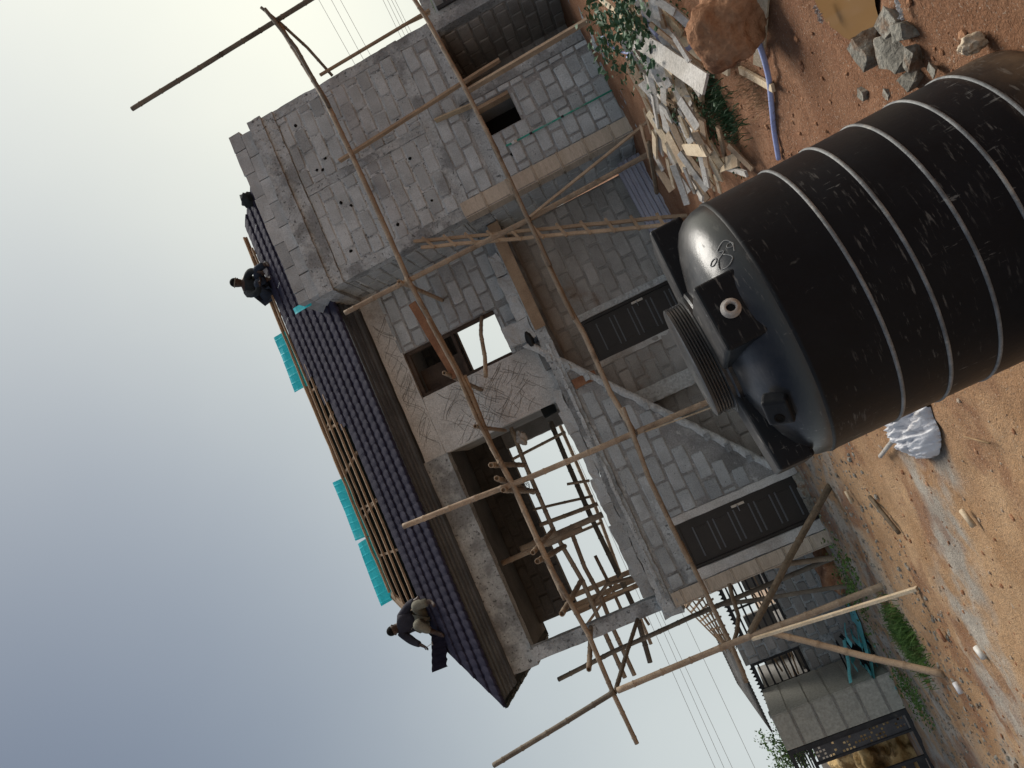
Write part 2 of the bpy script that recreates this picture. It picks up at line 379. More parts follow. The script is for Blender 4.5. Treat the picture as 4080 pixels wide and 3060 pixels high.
# ------------------------------------------------------------------ block work
def block_mesh(seed, L=.45, H=.215):
    rnd = random.Random(seed); bm = BM(); c = .022
    def ring(ins, y, j):
        a, h = L / 2 - ins, H / 2 - ins
        pts = [(-a + c, -h), (0, -h), (a - c, -h), (a, -h + c), (a, h - c), (a - c, h), (0, h), (-a + c, h), (-a, h - c), (-a, -h + c)]
        return [Vector((x + rnd.uniform(-j, j), y, z + rnd.uniform(-j, j))) for x, z in pts]
    base = ring(0, 0, .006)
    rs = [[bm.verts.new(p + Vector((0, .03, 0))) for p in base], [bm.verts.new(p) for p in base]]
    fr = []
    for p in base: fr.append(bm.verts.new(Vector((p.x * (1 - .016 / (L / 2)), -.009 + rnd.uniform(-.002, .002), p.z * (1 - .015 / (H / 2))))))
    rs.append(fr)
    n = len(base)
    for a, b in zip(rs, rs[1:]):
        for k in range(n): bm.faces.new((a[k], b[k], b[(k + 1) % n], a[(k + 1) % n])[::-1])
    bm.faces.new(fr)
    bmesh.ops.recalc_face_normals(bm, faces=bm.faces[:])
    me = bpy.data.meshes.new('block'); bm.to_mesh(me); bm.free(); return me
BV = {}
def block_variants(m):
    if m not in BV:
        BV[m] = [block_mesh(i) for i in range(8)]
        for me in BV[m]: me.materials.append(M[m])
    return BV[m]
NB = [0]
def block_wall(name, parent, org, ux, rects, mortar='mortar', block='block', thick=.2, course=.24, length=.475, phase=0., single=True, keep=None, poly=None, zoff=0., recess=0.015, label=None, backing=True):
    """solid rects (s0,s1,z0,z1) of wall along ux from org; the face looks along -ux x z"""
    org, ux = Vector(org), Vector(ux).normalized(); uz = Vector((0, 0, 1)); un = ux.cross(uz)      # outward normal
    T = Matrix(((ux.x, -un.x, 0, org.x), (ux.y, -un.y, 0, org.y), (0, 0, 1, org.z), (0, 0, 0, 1)))
    bm = BM()
    if poly:
        a = [bm.verts.new(T @ Vector((s, 0, z))) for s, z in poly]; b = [bm.verts.new(T @ Vector((s, thick, z))) for s, z in poly]; n = len(poly)
        bm.faces.new(a); bm.faces.new(b[::-1])
        for k in range(n): bm.faces.new((a[k], b[k], b[(k + 1) % n], a[(k + 1) % n]))
        bmesh.ops.recalc_face_normals(bm, faces=bm.faces[:])
    else:
        for i, (a, b, c, d) in enumerate(rects): box(bm, a, b, 0, thick, c, d, seg=.3, M=T)
    wl = ob(name, bm, M[mortar], parent)
    if label: wl['label'] = label
    var = block_variants(block); rnd = random.Random(len(name) + int(org.x * 100) + int(org.y * 10))
    stuff = BM() if not single else None
    for (a, b, c, d) in rects:
        j0 = int(math.floor((c - zoff) / course)) - 1
        for j in range(j0, int((d - zoff) / course) + 2):
            z0, z1 = max(j * course + zoff, c), min((j + 1) * course + zoff, d)
            if z1 - z0 < .07: continue
            off = phase + (.5 * length if j % 2 else 0) + rnd.uniform(-.03, .03)
            i0 = int((a - off) / length) - 2
            cut = rnd.random() < .12
            for i in range(i0, int((b - off) / length) + 2):
                s0, s1 = max(i * length + off, a), min((i + 1) * length + off, b)
                if s1 - s0 < .1: continue
                g = .016 + rnd.uniform(0, .009)
                if keep and not keep(s0 + .03, s1 - .03, z0 + .02, z1 - .02): continue
                me = var[rnd.randrange(8)]
                sx, sz = (s1 - s0 - 2 * g) / .45, (z1 - z0 - 2 * g + .004) / .215
                ctr = T @ Vector(((s0 + s1) / 2, -recess + rnd.uniform(-.005, .011), (z0 + z1) / 2 + rnd.uniform(-.006, .006)))
                if rnd.random() < .5: sx = -sx
                Mx = Matrix.Translation(ctr) @ T.to_3x3().to_4x4() @ Matrix.Rotation(rnd.uniform(-.016, .016), 4, 'Y') @ Matrix.Diagonal((abs(sx), 1, sz, 1))
                if single:
                    o = bpy.data.objects.new('block', me); C.objects.link(o); o.parent = wl; o.matrix_basis = Mx; NB[0] += 1
                else:
                    n0 = len(stuff.verts); stuff.from_mesh(me); stuff.verts.ensure_lookup_table()
                    for v in stuff.verts[n0:]: v.co = Mx @ v.co
    if not single: ob('block_courses', stuff, M[block], wl, kind='stuff')
    return wl
def hole(parent, p, n, r=.035, seed=0):
    """putlog hole as a raised near-black disc, its shade put into the colour"""
    p, n = Vector(p), Vector(n).normalized(); x, y = frame(n); rnd = random.Random(seed); bm = BM(); K = 9
    rr = [r * rnd.uniform(.75, 1.25) for _ in range(K)]
    def ring(f, h): return [bm.verts.new(p + (x * math.cos(2 * math.pi * k / K) + y * math.sin(2 * math.pi * k / K)) * rr[k] * f + n * h) for k in range(K)]
    a, b = ring(1.0, .017), ring(.7, .0135)
    for k in range(K): bm.faces.new((a[k], a[(k + 1) % K], b[(k + 1) % K], b[k]))
    bm.faces.new(b); bmesh.ops.recalc_face_normals(bm, faces=bm.faces[:])
    return ob('putlog_hole_shade', bm, M['hole_shade'], parent)  # shade of the hole painted as a flat near-black disc

# ------------------------------------------------------------------ the house
H = empty('unfinished_house', (1.5, 13.0, 0), 'unfinished two storey grey block house with half tiled hip roof', 'house')
TF, LW, UW, RW = 12.2, 13.0, 13.4, 13.9
TX0, TX1 = 4.6, 8.0
# --- tower: front wall
block_wall('tower_wall', H, (0, TF, 0), (1, 0, 0), [(4.85, 5.66, -.1, 2.2), (5.66, 6.25, -.1, 1.56), (6.25, 6.37, -.1, 2.2), (4.85, 7.8, 2.4, 2.92)], zoff=.04, mortar='mortar_mid', label='lower front wall of the projecting bay')
block_wall('tower_wall', H, (0, TF, 0), (1, 0, 0), [(4.78, 6.27, 3.11, 5.47), (6.41, 7.83, 3.11, 5.47)], zoff=3.11 - .24 * 13, phase=.1)
boxo('lintel', (5.55, 6.4, TF + .003, TF + .2, 2.2, 2.4), M['conc'], H, .15, .008)
boxo('lintel', (4.85, 5.55, TF + .003, TF + .2, 2.2, 2.4), M['conc'], H, .15, .008)
boxo('lintel', (6.4, 7.8, TF - .02, TF + .2, 2.2, 2.4), M['conc'], H, .12, .012)
boxo('ring_beam', (4.58, 8.02, TF - .012, TF + .2, 2.92, 3.11), M['conc'], H, .1, .014, 3)
boxo('column', (6.37, 6.6, TF - .015, TF + .21, -.12, 2.2), M['conc'], H, .12, .012, 1)
boxo('column', (7.8, 8.01, TF - .01, TF + .21, -.12, 2.92), M['conc'], H, .12, .012, 2)
boxo('column', (7.83, 8.015, TF - .012, TF + .21, 3.11, 5.47), M['conc'], H, .1, .016, 4)
boxo('column', (6.27, 6.41, TF - .014, TF + .2, 3.11, 5.47), M['conc'], H, .08, .018, 5)
boxo('column', (4.59, 4.78, TF - .014, TF + .2, 3.11, 5.47), M['conc'], H, .1, .012, 6)
boxo('ring_beam', (4.57, 8.0, TF - .045, TF + .2, 5.47, 5.69), M['conc'], H, .1, .016, 7)
boxo('ring_beam', (4.52, 8.02, TF - .09, TF + .24, 5.69, 5.96), M['conc'], H, .1, .02, 8)
boxo('column', (4.6, 4.85, TF + .006, TF + .25, -.12, 2.92), M['conc'], H)
# parapet courses
for z0, z1, ph, off in ((5.965, 6.18, 0., 0.), (6.185, 6.4, .22, .005)):
    x = TX0 + ph - (.48 if ph else 0); 
    while x < TX1 - .05:
        a, b = max(x, TX0), min(x + .465, TX1)
        if b - a > .1: boxo('parapet_block', (a + .004, b - .004, TF - .01 + off, TF + .2, z0, z1 + random.uniform(-.012, .012)), M['block'], H, .12, .008, int(x * 10) + int(z0 * 7))
        x += .475
    y = TF + .22
    while y < 13.7:
        boxo('parapet_block', (TX0 + off, TX0 + .2, y, min(y + .46, 13.8), z0, z1 + random.uniform(-.01, .01)), M['block'], H, .12, .008, int(y * 10)); y += .475
# tower side wall (looks to the left) and the rest of the shell
block_wall('tower_side_wall', H, (TX0, 13.75, 0), (0, -1, 0), [(0, 1.35, 3.11, 5.47), (0.01, 1.35, -.1, 2.72)], single=True, zoff=.06, phase=.15, block='block', mortar='mortar')
boxo('ring_beam', (TX0 - .012, TX0 + .2, TF + .205, 13.8, 2.72, 3.105), M['conc'], H, .12, .012, 11)
boxo('ring_beam', (TX0 - .006, TX0 + .2, TF + .205, 13.8, 5.475, 5.69), M['conc'], H, .12, .012, 12)
boxo('ring_beam', (TX0 - .08, TX0 + .2, TF + .245, 13.8, 5.695, 5.955), M['conc'], H, .12, .014, 13)
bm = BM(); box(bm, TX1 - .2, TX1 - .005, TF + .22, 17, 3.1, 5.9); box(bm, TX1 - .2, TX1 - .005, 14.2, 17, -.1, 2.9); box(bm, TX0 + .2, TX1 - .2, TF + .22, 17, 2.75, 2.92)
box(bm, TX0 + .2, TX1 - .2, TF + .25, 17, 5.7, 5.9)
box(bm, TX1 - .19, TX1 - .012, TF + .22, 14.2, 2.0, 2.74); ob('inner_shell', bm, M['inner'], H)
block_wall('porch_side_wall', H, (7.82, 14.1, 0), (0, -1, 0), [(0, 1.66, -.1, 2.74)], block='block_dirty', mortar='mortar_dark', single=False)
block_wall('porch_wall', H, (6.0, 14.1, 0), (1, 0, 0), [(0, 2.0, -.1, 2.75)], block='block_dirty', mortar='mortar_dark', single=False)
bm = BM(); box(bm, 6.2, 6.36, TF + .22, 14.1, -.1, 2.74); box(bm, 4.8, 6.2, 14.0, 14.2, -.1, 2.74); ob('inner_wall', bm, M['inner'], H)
# tiled corner pilaster
tc = boxo('tile_pilaster', (4.59, 4.862, TF - .012, TF + .26, -.1, 3.1), M['conc'], H)
z = -.08; k = 0
while z < 3.05:
    t = boxo('pilaster_tile', (4.6, 4.852, TF - .03, TF - .013, z, min(z + .425, 3.09)), M['tile'], tc)
    boxo('pilaster_tile', (4.574, 4.589, TF - .02, TF + .24, z, min(z + .425, 3.09)), M['tile'], tc)
    for dz in (.43, .452):
        if z + dz < 3.1:
            ob('pilaster_bead', tube(BM(), [(4.56, TF - .03, z + dz), (4.862, TF - .03, z + dz)], .0115, 8), M['tile'], tc, True)
            ob('pilaster_bead', tube(BM(), [(4.575, TF - .04, z + dz), (4.575, TF + .25, z + dz)], .0115, 8), M['tile'], tc, True)
    z += .465
# small dark window of the lower bay: timber board, inside shade painted as a near-black sheet
wn = boxo('window_hole_shade', (5.62, 6.29, TF + .6, TF + .62, 1.5, 2.2), M['hole_shade'], H)  # near-black sheet added for the shade behind the opening
boxo('frame_board', (6.19, 6.248, TF + .02, TF + .2, 1.565, 2.195), M['wood'], wn)
for n, (u, v) in enumerate([(1180, 503), (1325, 424), (1297, 633), (1385, 586), (1508, 322), (1587, 483), (1703, 277), (1265, 679), (1195, 726), (1400, 821), (1360, 809), (1587, 896), (1635, 634), (1289, 678), (1400, 1001), (1275, 950), (1722, 800), (2042, 616), (2120, 607)]):
    p = pY(u, v, TF)
    if 4.6 < p.x < 8: hole(H, p + Vector((0, -.004, 0)), (0, -1, 0), .032 if u < 1700 or u > 2000 else .026, n)
# --- left wing, ground floor: stair wall with its door
D0, D1 = -2.24, -1.46
dg = lambda x: .246 + (x + 1.211) * (3.046 - .246) / (2.341 + 1.211)          # soffit line of the stair
above = lambda s0, s1, z0, z1: z0 > dg(s1) + .17 if s1 > -1.3 else True
poly = [(-2.42, -.1), (D0, -.1), (D0, 2.18), (D1, 2.18), (D1, -.1), (-1.3, -.1), (-1.25, .24), (2.15, 2.92), (-2.42, 2.92)]
sw = block_wall('stair_wall', H, (0, LW, 0), (1, 0, 0), [(-1.33, 2.0, 0.1, 2.4), (-2.4, 2.1, 2.4, 2.7)], poly=poly, mortar='mortar_mid', keep=lambda a, b, c, d: above(a, b, c, d) and not (d > 2.2 and c < 2.4 and b < -.65), zoff=.02, phase=.2)
boxo('lintel', (-2.4, -.68, LW - .016, LW - .002, 2.2, 2.39), M['conc'], sw, .12, .01)
boxo('plaster_margin', (D1 + .005, D1 + .13, LW - .02, LW - .002, -.1, 2.19), M['plaster'], sw, .12, .012, 3)
boxo('plaster_margin', (-2.415, D0 - .005, LW - .02, LW - .002, -.1, 2.19), M['plaster'], sw, .12, .02, 4)
boxo('floor_slab', (-2.66, 4.57, LW - .035, RW, 2.72, 2.93), M['conc'], H, .14, .022, 5)
boxo('slab_strip', (-2.4, 2.2, LW - .055, LW - .036, 2.78, 2.84), M['mortar'], H, .08, .02, 9)
# broken sill course on the slab
rnd = random.Random(5); x = -2.35
while x < 1.25:
    L_ = rnd.uniform(.36, .46); boxo('sill_block', (x, x + L_ - .004, LW - .02, LW + .14, 2.935, 3.13 + rnd.uniform(-.05, .035)), M['block'], H, .07, .03, int(x * 9)); x += L_
x = 2.4
while x < 4.0:
    L_ = rnd.uniform(.36, .45); boxo('sill_block', (x, x + L_ - .006, LW - .02, LW + .14, 2.935, 3.16 + rnd.uniform(-.04, .1)), M['block'], H, .07, .03, int(x * 9)); x += L_
boxo('sill_block', (2.42, 2.8, LW - .02, LW + .14, 3.24, 3.45), M['block'], H, .07, .03, 77)
boxo('formwork_board', (2.5, 4.56, LW - .07, LW - .045, 2.7, 2.9), M['wood'], H)
# tiled pilaster at the left end
tc = boxo('tile_pilaster', (-2.65, -2.425, LW - .008, LW + .22, -.1, 2.72), M['conc'], H)
z = -.08
while z < 2.6:
    boxo('pilaster_tile', (-2.645, -2.43, LW - .026, LW - .009, z, min(z + .4, 2.7)), M['tile'], tc)
    boxo('pilaster_tile', (-2.67, -2.652, LW - .02, LW + .2, z, min(z + .4, 2.7)), M['tile'], tc)
    for dz in (.407, .43):
        if z + dz < 2.7: ob('pilaster_bead', tube(BM(), [(-2.67, LW - .026, z + dz), (-2.42, LW - .026, z + dz)], .011, 8), M['tile'], tc, True)
    z += .44
boxo('left_gable_wall', (-2.64, -2.44, LW + .225, 17, -.1, 2.72), M['conc'], H)
# doors
def door(x0, x1, y, z0, z1, hx):
    d = boxo('door', (x0 + .05, x1 - .05, y + .045, y + .085, z0, z1 - .05), M['door'], H)
    bm = BM(); box(bm, x0, x0 + .05, y, y + .12, z0, z1); box(bm, x1 - .05, x1, y, y + .12, z0, z1); box(bm, x0 + .05, x1 - .05, y, y + .12, z1 - .05, z1); ob('door_frame', bm, M['door'], d)
    n = 5; h = (z1 - z0 - .35) / n
    for i in range(n):
        a, b = z0 + .14 + i * h + .035, z0 + .14 + (i + 1) * h - .035
        boxo('door_panel', (x0 + .17, x1 - .17, y + .034, y + .044, a + .03, b - .03), M['door'], d)
        for zz in (a, b - .022):
            bm = BM(); box(bm, x0 + .14, x1 - .14, y + .022, y + .0445, zz, zz + .022); ob('panel_moulding', bm, M['door_trim'], d)
    bm = BM(); box(bm, hx - .02, hx + .02, y + .03, y + .044, z0 + .95, z0 + 1.17); tube(bm, [(hx, y + .03, z0 + 1.07), (hx, y - .02, z0 + 1.07), (hx - .1, y - .022, z0 + 1.07)], .009, 6); ob('door_handle', bm, M['metal'], d)
    return d
door(D0, D1, LW + .03, 0.04, 2.175, D1 - .09)
boxo('door_backing', (D0, D1, LW + .18, LW + .2, -.1, 2.2), M['inner'], H)
# stair: waist slab with rough white soffit and steps built into the wall
bm = BM(); x0, x1 = -1.25, 2.35; vs2 = []
for i in range(97):
    x = x0 + (x1 - x0) * i / 96; zb = dg(x) + .018 * noise.noise(Vector((x * 6, 0, 0)))
    tooth = .022 * abs(math.sin((x + 1.05) / .29 * math.pi)) + .03 * noise.noise(Vector((x * 14, 4, 0)))
    yy = LW - .045 + .006 * noise.noise(Vector((x * 8, 2, 3)))
    vs2.append([bm.verts.new(p) for p in ((x, LW - .02, zb + .15 + tooth), (x, yy + .01, zb + .125 + tooth), (x, yy, zb + .07), (x, yy + .012, zb + .01), (x, LW, zb), (x, RW - .02, zb))])
for a, b in zip(vs2, vs2[1:]):
    for k in range(5): bm.faces.new((a[k], b[k], b[k + 1], a[k + 1]))
bmesh.ops.recalc_face_normals(bm, faces=bm.faces[:])
stf = ob('stair_flight', bm, M['white_plaster'], H, True)
for i in range(11):
    x = -1.05 + i * .29; z = dg(x + .1) + .12
    if i not in (3, 6): boxo('stair_step', (x + .05, x + .17, LW - .075, LW - .03, z - .01, z + .08), M['conc'], stf, .05, .012, i)
    boxo('stair_tread', (x - .02, x + .3, LW + .21, RW - .01, z + .02, z + .2), M['inner'], stf)
boxo('wedge_board', (1.28, 1.45, LW - .03, LW - .012, 2.28, 2.7), M['wood_red'], H, .1, .012)
# recess wall behind the stair with the second door
E0, E1 = 1.64, 2.45
block_wall('recess_wall', H, (0, RW, 0), (1, 0, 0), [(E1, 4.6, -.1, 2.72), (-1.6, E0, -.1, 2.72), (E0, E1, 2.2, 2.72)], mortar='mortar_dark', block='block_dirty', single=False, zoff=.06, phase=.12)
door(E0, E1, RW + .03, 0.04, 2.2, E1 - .09)
boxo('door_backing', (E0, E1, RW + .18, RW + .2, -.1, 2.2), M['inner'], H)
boxo('plaster_margin', (E1 + .003, E1 + .12, RW - .03, RW - .002, -.1, 2.3), M['white_plaster'], H, .12, .012, 6)
boxo('plaster_margin', (E0 - .11, E0 - .003, RW - .03, RW - .002, -.1, 2.3), M['plaster'], H, .12, .012, 7)
boxo('plaster_pier', (.55, .85, RW - .24, RW - .01, -.1, 1.9), M['white_plaster'], H, .14, .014, 8)
# --- first floor
block_wall('upper_wall', H, (0, UW, 0), (1, 0, 0), [(3.28, 4.6, 2.94, 5.42), (2.38, 3.28, 2.94, 3.5)], zoff=.04, phase=.3, mortar='mortar_mid')
up = boxo('plaster_wall', (1.27, 2.375, UW - .012, UW + .2, 2.94, 5.36), M['plaster'], H, .13, .01, 2)
boxo('plaster_wall', (1.27, 4.6, UW - .014, UW + .2, 5.365, 5.78), M['plaster'], H, .13, .01, 3)
# scratch key cut in the render: grooves with raised lips
rnd = random.Random(3)
def scratches(n, x0, x1, z0, z1, y):
    bm = BM()
    for i in range(n):
        cx, cz = rnd.uniform(x0 + .1, x1 - .1), rnd.uniform(z0 + .1, z1 - .1); L_ = rnd.uniform(.25, .6); a = math.radians(rnd.choice((rnd.gauss(42, 7), rnd.gauss(132, 7))))
        bend = rnd.uniform(-.5, .5)
        pts = []
        for k in range(6):
            t = k / 5 - .5; x = cx + math.cos(a + bend * t) * L_ * t; z = cz + math.sin(a + bend * t) * L_ * t
            pts.append(Vector((min(max(x, x0), x1), y, min(max(z, z0), z1))))
        if (pts[0] - pts[-1]).length > .1: tube(bm, pts, .0034, 4)
    return bm
ob('key_scratches', scratches(80, 1.3, 2.34, 3.1, 5.3, UW - .016), M['scratch'], up)
ob('key_scratches', scratches(40, 1.4, 4.1, 5.4, 5.7, UW - .018), M['scratch'], up)
# upper window: timber head on the left, open to the sky on the right
wf = ob('window_frame', box(box(box(BM(), 2.38, 3.28, UW + .06, UW + .16, 5.28, 5.36), 2.38, 2.44, UW + .06, UW + .16, 3.52, 5.28), 3.22, 3.28, UW + .06, UW + .16, 3.52, 5.28), M['wood_dark'], H)
boxo('window_transom', (2.44, 3.22, UW + .07, UW + .15, 4.36, 4.42), M['wood_dark'], wf)
boxo('shutter_board', (2.45, 2.9, UW + .3, UW + .33, 4.42, 5.28), M['wood_dark'], wf)
# veranda: beam, pillar, rear header and columns
boxo('veranda_beam', (-2.76, 1.268, UW - .016, UW + .22, 5.34, 5.82), M['conc'], H, .14, .012, 4)
boxo('veranda_pillar', (-2.665, -2.42, 13.2, 13.42, 2.94, 5.335), M['conc'], H, .14, .012, 5)
boxo('pillar_bracket', (-2.78, -2.35, 12.99, 13.3, 2.62, 2.95), M['conc'], H, .1, .03, 6)
block_wall('rear_wall', H, (0, 17.0, 0), (1, 0, 0), [(-2.7, 4.6, 5.03, 5.96)], mortar='inner_shaded', block='inner_shaded', single=False)
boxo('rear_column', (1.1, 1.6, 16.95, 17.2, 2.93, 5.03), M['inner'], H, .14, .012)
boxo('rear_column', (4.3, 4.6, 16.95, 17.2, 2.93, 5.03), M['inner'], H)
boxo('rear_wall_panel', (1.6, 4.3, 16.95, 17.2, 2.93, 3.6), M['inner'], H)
bm = BM()
for i, xx in enumerate((-2.72, -2.6, -2.42)): beam(bm, (xx, 16.9, 2.95), (xx - .05 + i * .03, 16.9, 5.1), .11, .03, Vector((0, 1, 0)))
ob('formwork_board', bm, M['wood'], H)
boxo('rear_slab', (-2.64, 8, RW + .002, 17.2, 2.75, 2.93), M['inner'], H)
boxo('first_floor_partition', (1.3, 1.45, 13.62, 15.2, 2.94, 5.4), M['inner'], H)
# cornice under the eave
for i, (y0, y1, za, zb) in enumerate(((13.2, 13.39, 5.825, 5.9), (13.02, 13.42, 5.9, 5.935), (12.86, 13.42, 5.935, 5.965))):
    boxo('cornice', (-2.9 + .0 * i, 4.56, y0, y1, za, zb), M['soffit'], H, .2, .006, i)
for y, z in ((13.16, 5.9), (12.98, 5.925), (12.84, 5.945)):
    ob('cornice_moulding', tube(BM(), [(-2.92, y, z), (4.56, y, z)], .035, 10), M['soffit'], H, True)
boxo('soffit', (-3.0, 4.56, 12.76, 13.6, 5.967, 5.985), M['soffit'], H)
boxo('ceiling', (-2.9, 4.56, 13.602, 17.25, 5.96, 5.985), M['inner_shaded'], H)
# ------------------------------------------------------------------ roof
EY, EZ, RY, RZ = 12.7, 5.95, 15.0, 8.07
SD = Vector((0, RY - EY, RZ - EZ)); SLEN = SD.length; SD.normalize(); SN = Vector((0, -SD.z, SD.y)); ROW = SLEN / 9
def rp(x, s, h=0): return Vector((x, EY, EZ)) + SD * s + SN * h
def hipx(s): return -3.03 + SD.y * s
def hipr(s): return 8.22 - .6 * s / SLEN
roof = ob('roof', ([tuple(rp(-.75, SLEN, -.05)), tuple(rp(5.2, SLEN, -.05)), (5.2, 17.3, EZ), (-3.03, 17.3, EZ), tuple(rp(-3.03, 0, -.05)), tuple(rp(7.65, SLEN, -.3)), (8.2, 17.3, EZ), tuple(rp(8.2, 0, -.05)), tuple(rp(5.2, SLEN, -.35)), tuple(rp(7.65, SLEN, -.35))],
     [], [(0, 3, 2, 1), (0, 4, 3), (5, 6, 7), (8, 2, 6, 9)]), M['roof_under'], H)
PER = .166
def tile_panel(row, xa, xb):
    bm = BM(); n = max(2, int((xb - xa) / PER * 8)); s0, s1 = row * ROW, (row + 1) * ROW + .03
    cols = []
    for i in range(n + 1):
        x = xa + (xb - xa) * i / n; t = ((x + row * .02) / PER) % 1.0
        wv = math.sin(math.pi * t) ** .8
        h = .004 + .007 * wv; sc_ = -.05 * wv
        cols.append([(x, s0 + sc_, -.005), (x, s0 + sc_, h + .034), (x, s0 + sc_ + .01, h + .038), (x, s0 + ROW * .55, h + .018), (x, s1, h * .9)])
    V_ = [[bm.verts.new(rp(max(min(x, hipr(s) ), hipx(s)), s, h)) for x, s, h in c] for c in cols]
    for a, b in zip(V_, V_[1:]):
        for k in range(4):
            if (a[k].co - b[k].co).length > 1e-5 and (a[k + 1].co - b[k + 1].co).length > 1e-5: bm.faces.new((a[k], b[k], b[k + 1], a[k + 1]))
    o = ob('roof_tile_panel', bm, M['roof'], roof, True)
    for i, p in enumerate(o.data.polygons): p.use_smooth = True
    return o
def rows_at(x): return 5 if x < 2.62 else 6 if x < 3.38 else 7 if x < 4.1 else 8
for row in range(9):
    x = -3.33 - (row % 2) * .66
    edges = [x]
    while x < 9.9: x += PER * 8; edges.append(x)
    for a, b in zip(edges, edges[1:]):
        a2, b2 = max(a, hipx(row * ROW)), min(b, hipr(row * ROW))
        if b2 - a2 < .05 or row >= 8: continue
        if row >= rows_at((a2 + b2) / 2):
            xs = {5: 2.62, 6: 3.38, 7: 4.1}.get(row, 9)
            if b2 <= xs + .2: continue
            a2 = max(a2, xs)
        tile_panel(row, a2, b2 - .004)
# left hip slope
bm = BM(); g_ = [[bm.verts.new(rp(hipx(s), s, .03) if k == 0 else Vector((hipx(s) - .03 + .02 * math.sin(k * 2.1), EY + SD.y * s + (17.3 - 2 * (EY + SD.y * s - EY) - EY) * k / 12 + 0, EZ + SD.z * s + .03 * (k % 2)))) for k in range(13)] for s in [SLEN * i / 9 for i in range(10)]]
for a, b in zip(g_, g_[1:]):
    for k in range(12): bm.faces.new((a[k], a[k + 1], b[k + 1], b[k]))
ob('hip_slope', bm, M['roof'], roof, True)
# ragged eave edge of the side seen from below
for k in range(22):
    y = EY + .02 + k * .2; boxo('eave_trim', (-3.07, -3.0, y, y + .17, EZ - .03 + .01 * (k % 2), EZ + .02), M['roof_under'], roof)
# purlins and rafters still open
for i, s in enumerate((ROW * 5.6, ROW * 6.5, ROW * 7.4, ROW * 8.25, ROW * 8.95)):
    xe = (2.75, 3.5, 4.3, 7.2, 7.6)[i]; a, b = rp(hipx(s) + .08, s, .02), rp(xe, s, .02)
    ob('purlin', beam(BM(), a, b, .034, .04, SN, .012, i), M['wood'], roof)
for i, x in enumerate((.1, 1.0, 1.12, 2.0, 2.9, 3.0, 3.8)):
    ob('rafter', beam(BM(), rp(x + (.1 if i % 2 else -.05), ROW * 5.3 if x < 2.6 else ROW * 6.6, -.03), rp(x - (.08 if i % 2 else 0), ROW * 8.7, -.03), .045, .05, SN), M['wood'], roof)
ob('rafter', beam(BM(), rp(-.75, SLEN - .05, 0), rp(-1.45, ROW * 6.2, .02), .12, .04, SN), M['wood'], roof)
ob('rafter', beam(BM(), rp(-.7, SLEN - .1, 0), rp(-1.15, ROW * 6.6, .02), .06, .05, SN), M['wood'], roof)
for x in (5.6, 6.1, 6.6, 7.1): ob('rafter', beam(BM(), rp(x, ROW * 7.6, -.03), rp(x + .03, ROW * 9, -.03), .045, .05, SN), M['wood'], roof)
ob('ridge_board', beam(BM(), rp(-.7, SLEN + .02, -.03), rp(7.6, SLEN + .02, -.03), .04, .07), M['wood'], roof)
# teal ridge sheets laid along the ridge
def ridge_sheet(x0, x1, seed, tilt=0.):
    bm = BM(); n = int((x1 - x0) / .008); cols = []
    for i in range(n + 1):
        x = x0 + (x1 - x0) * i / n; f = (x / .17) % 1; rib = .006 * math.exp(-((f - .5) / .08) ** 2)
        c = []
        for k in range(6):
            t = k / 5; wob = .014 * noise.noise(Vector((x * 3, t * 3, seed)))
            c.append(bm.verts.new((x + .02 * t + tilt * t * .2, 15.0 + .1 * t ** 1.5 - rib + wob, 8.0 + .5 * t - .12 * t * t + .02 * math.sin(x * 2 + seed) * t)))
        cols.append(c)
    for a, b in zip(cols, cols[1:]):
        for k in range(5): bm.faces.new((a[k], b[k], b[k + 1], a[k + 1]))
    return bm
props(ob('ridge_sheet', ridge_sheet(3.98, 5.28, 1), M['teal']), 'turquoise ribbed metal sheet nearest the seated man on the ridge', 'roof sheet', 'turquoise sheets along the ridge')
props(ob('ridge_sheet', ridge_sheet(.56, 1.87, 2), M['teal']), 'middle of three turquoise ribbed metal sheets along the ridge', 'roof sheet', 'turquoise sheets along the ridge')
props(ob('ridge_sheet', ridge_sheet(-.82, .54, 3, -.3), M['teal']), 'crumpled turquoise sheet at the hip end above the squatting man', 'roof sheet', 'turquoise sheets along the ridge')
bm = ridge_sheet(4.5, 4.62, 4)
for v in bm.verts: v.co += Vector((.06, -2.6, -1.75))
props(ob('sheet_offcut', bm, M['teal']), 'small pale turquoise offcut at the corner of the block parapet', 'offcut')
# loose tile panel held by the squatting man
bm = BM(); cols = []
a0, a1 = pY(1720, 2532, 13.66), pY(1722, 2680, 13.66)
for i in range(33):
    t = i / 32; h = .03 * abs(math.sin(math.pi * t * 5)); p = a0.lerp(a1, t)
    cols.append([bm.verts.new(p + Vector((0, -h - .04 * k / 3, -.34 * k / 3 + .02 * abs(math.sin(math.pi * t * 5)) * (k == 3)))) for k in range(4)])
for a, b in zip(cols, cols[1:]):
    for k in range(3): bm.faces.new((a[k], b[k], b[k + 1], a[k + 1]))
bmesh.ops.solidify(bm, geom=bm.faces[:], thickness=.006)
props(ob('roof_tile_panel', bm, M['roof']), 'dark roof tile panel jutting past the hip under the squatting man', 'roof tile')

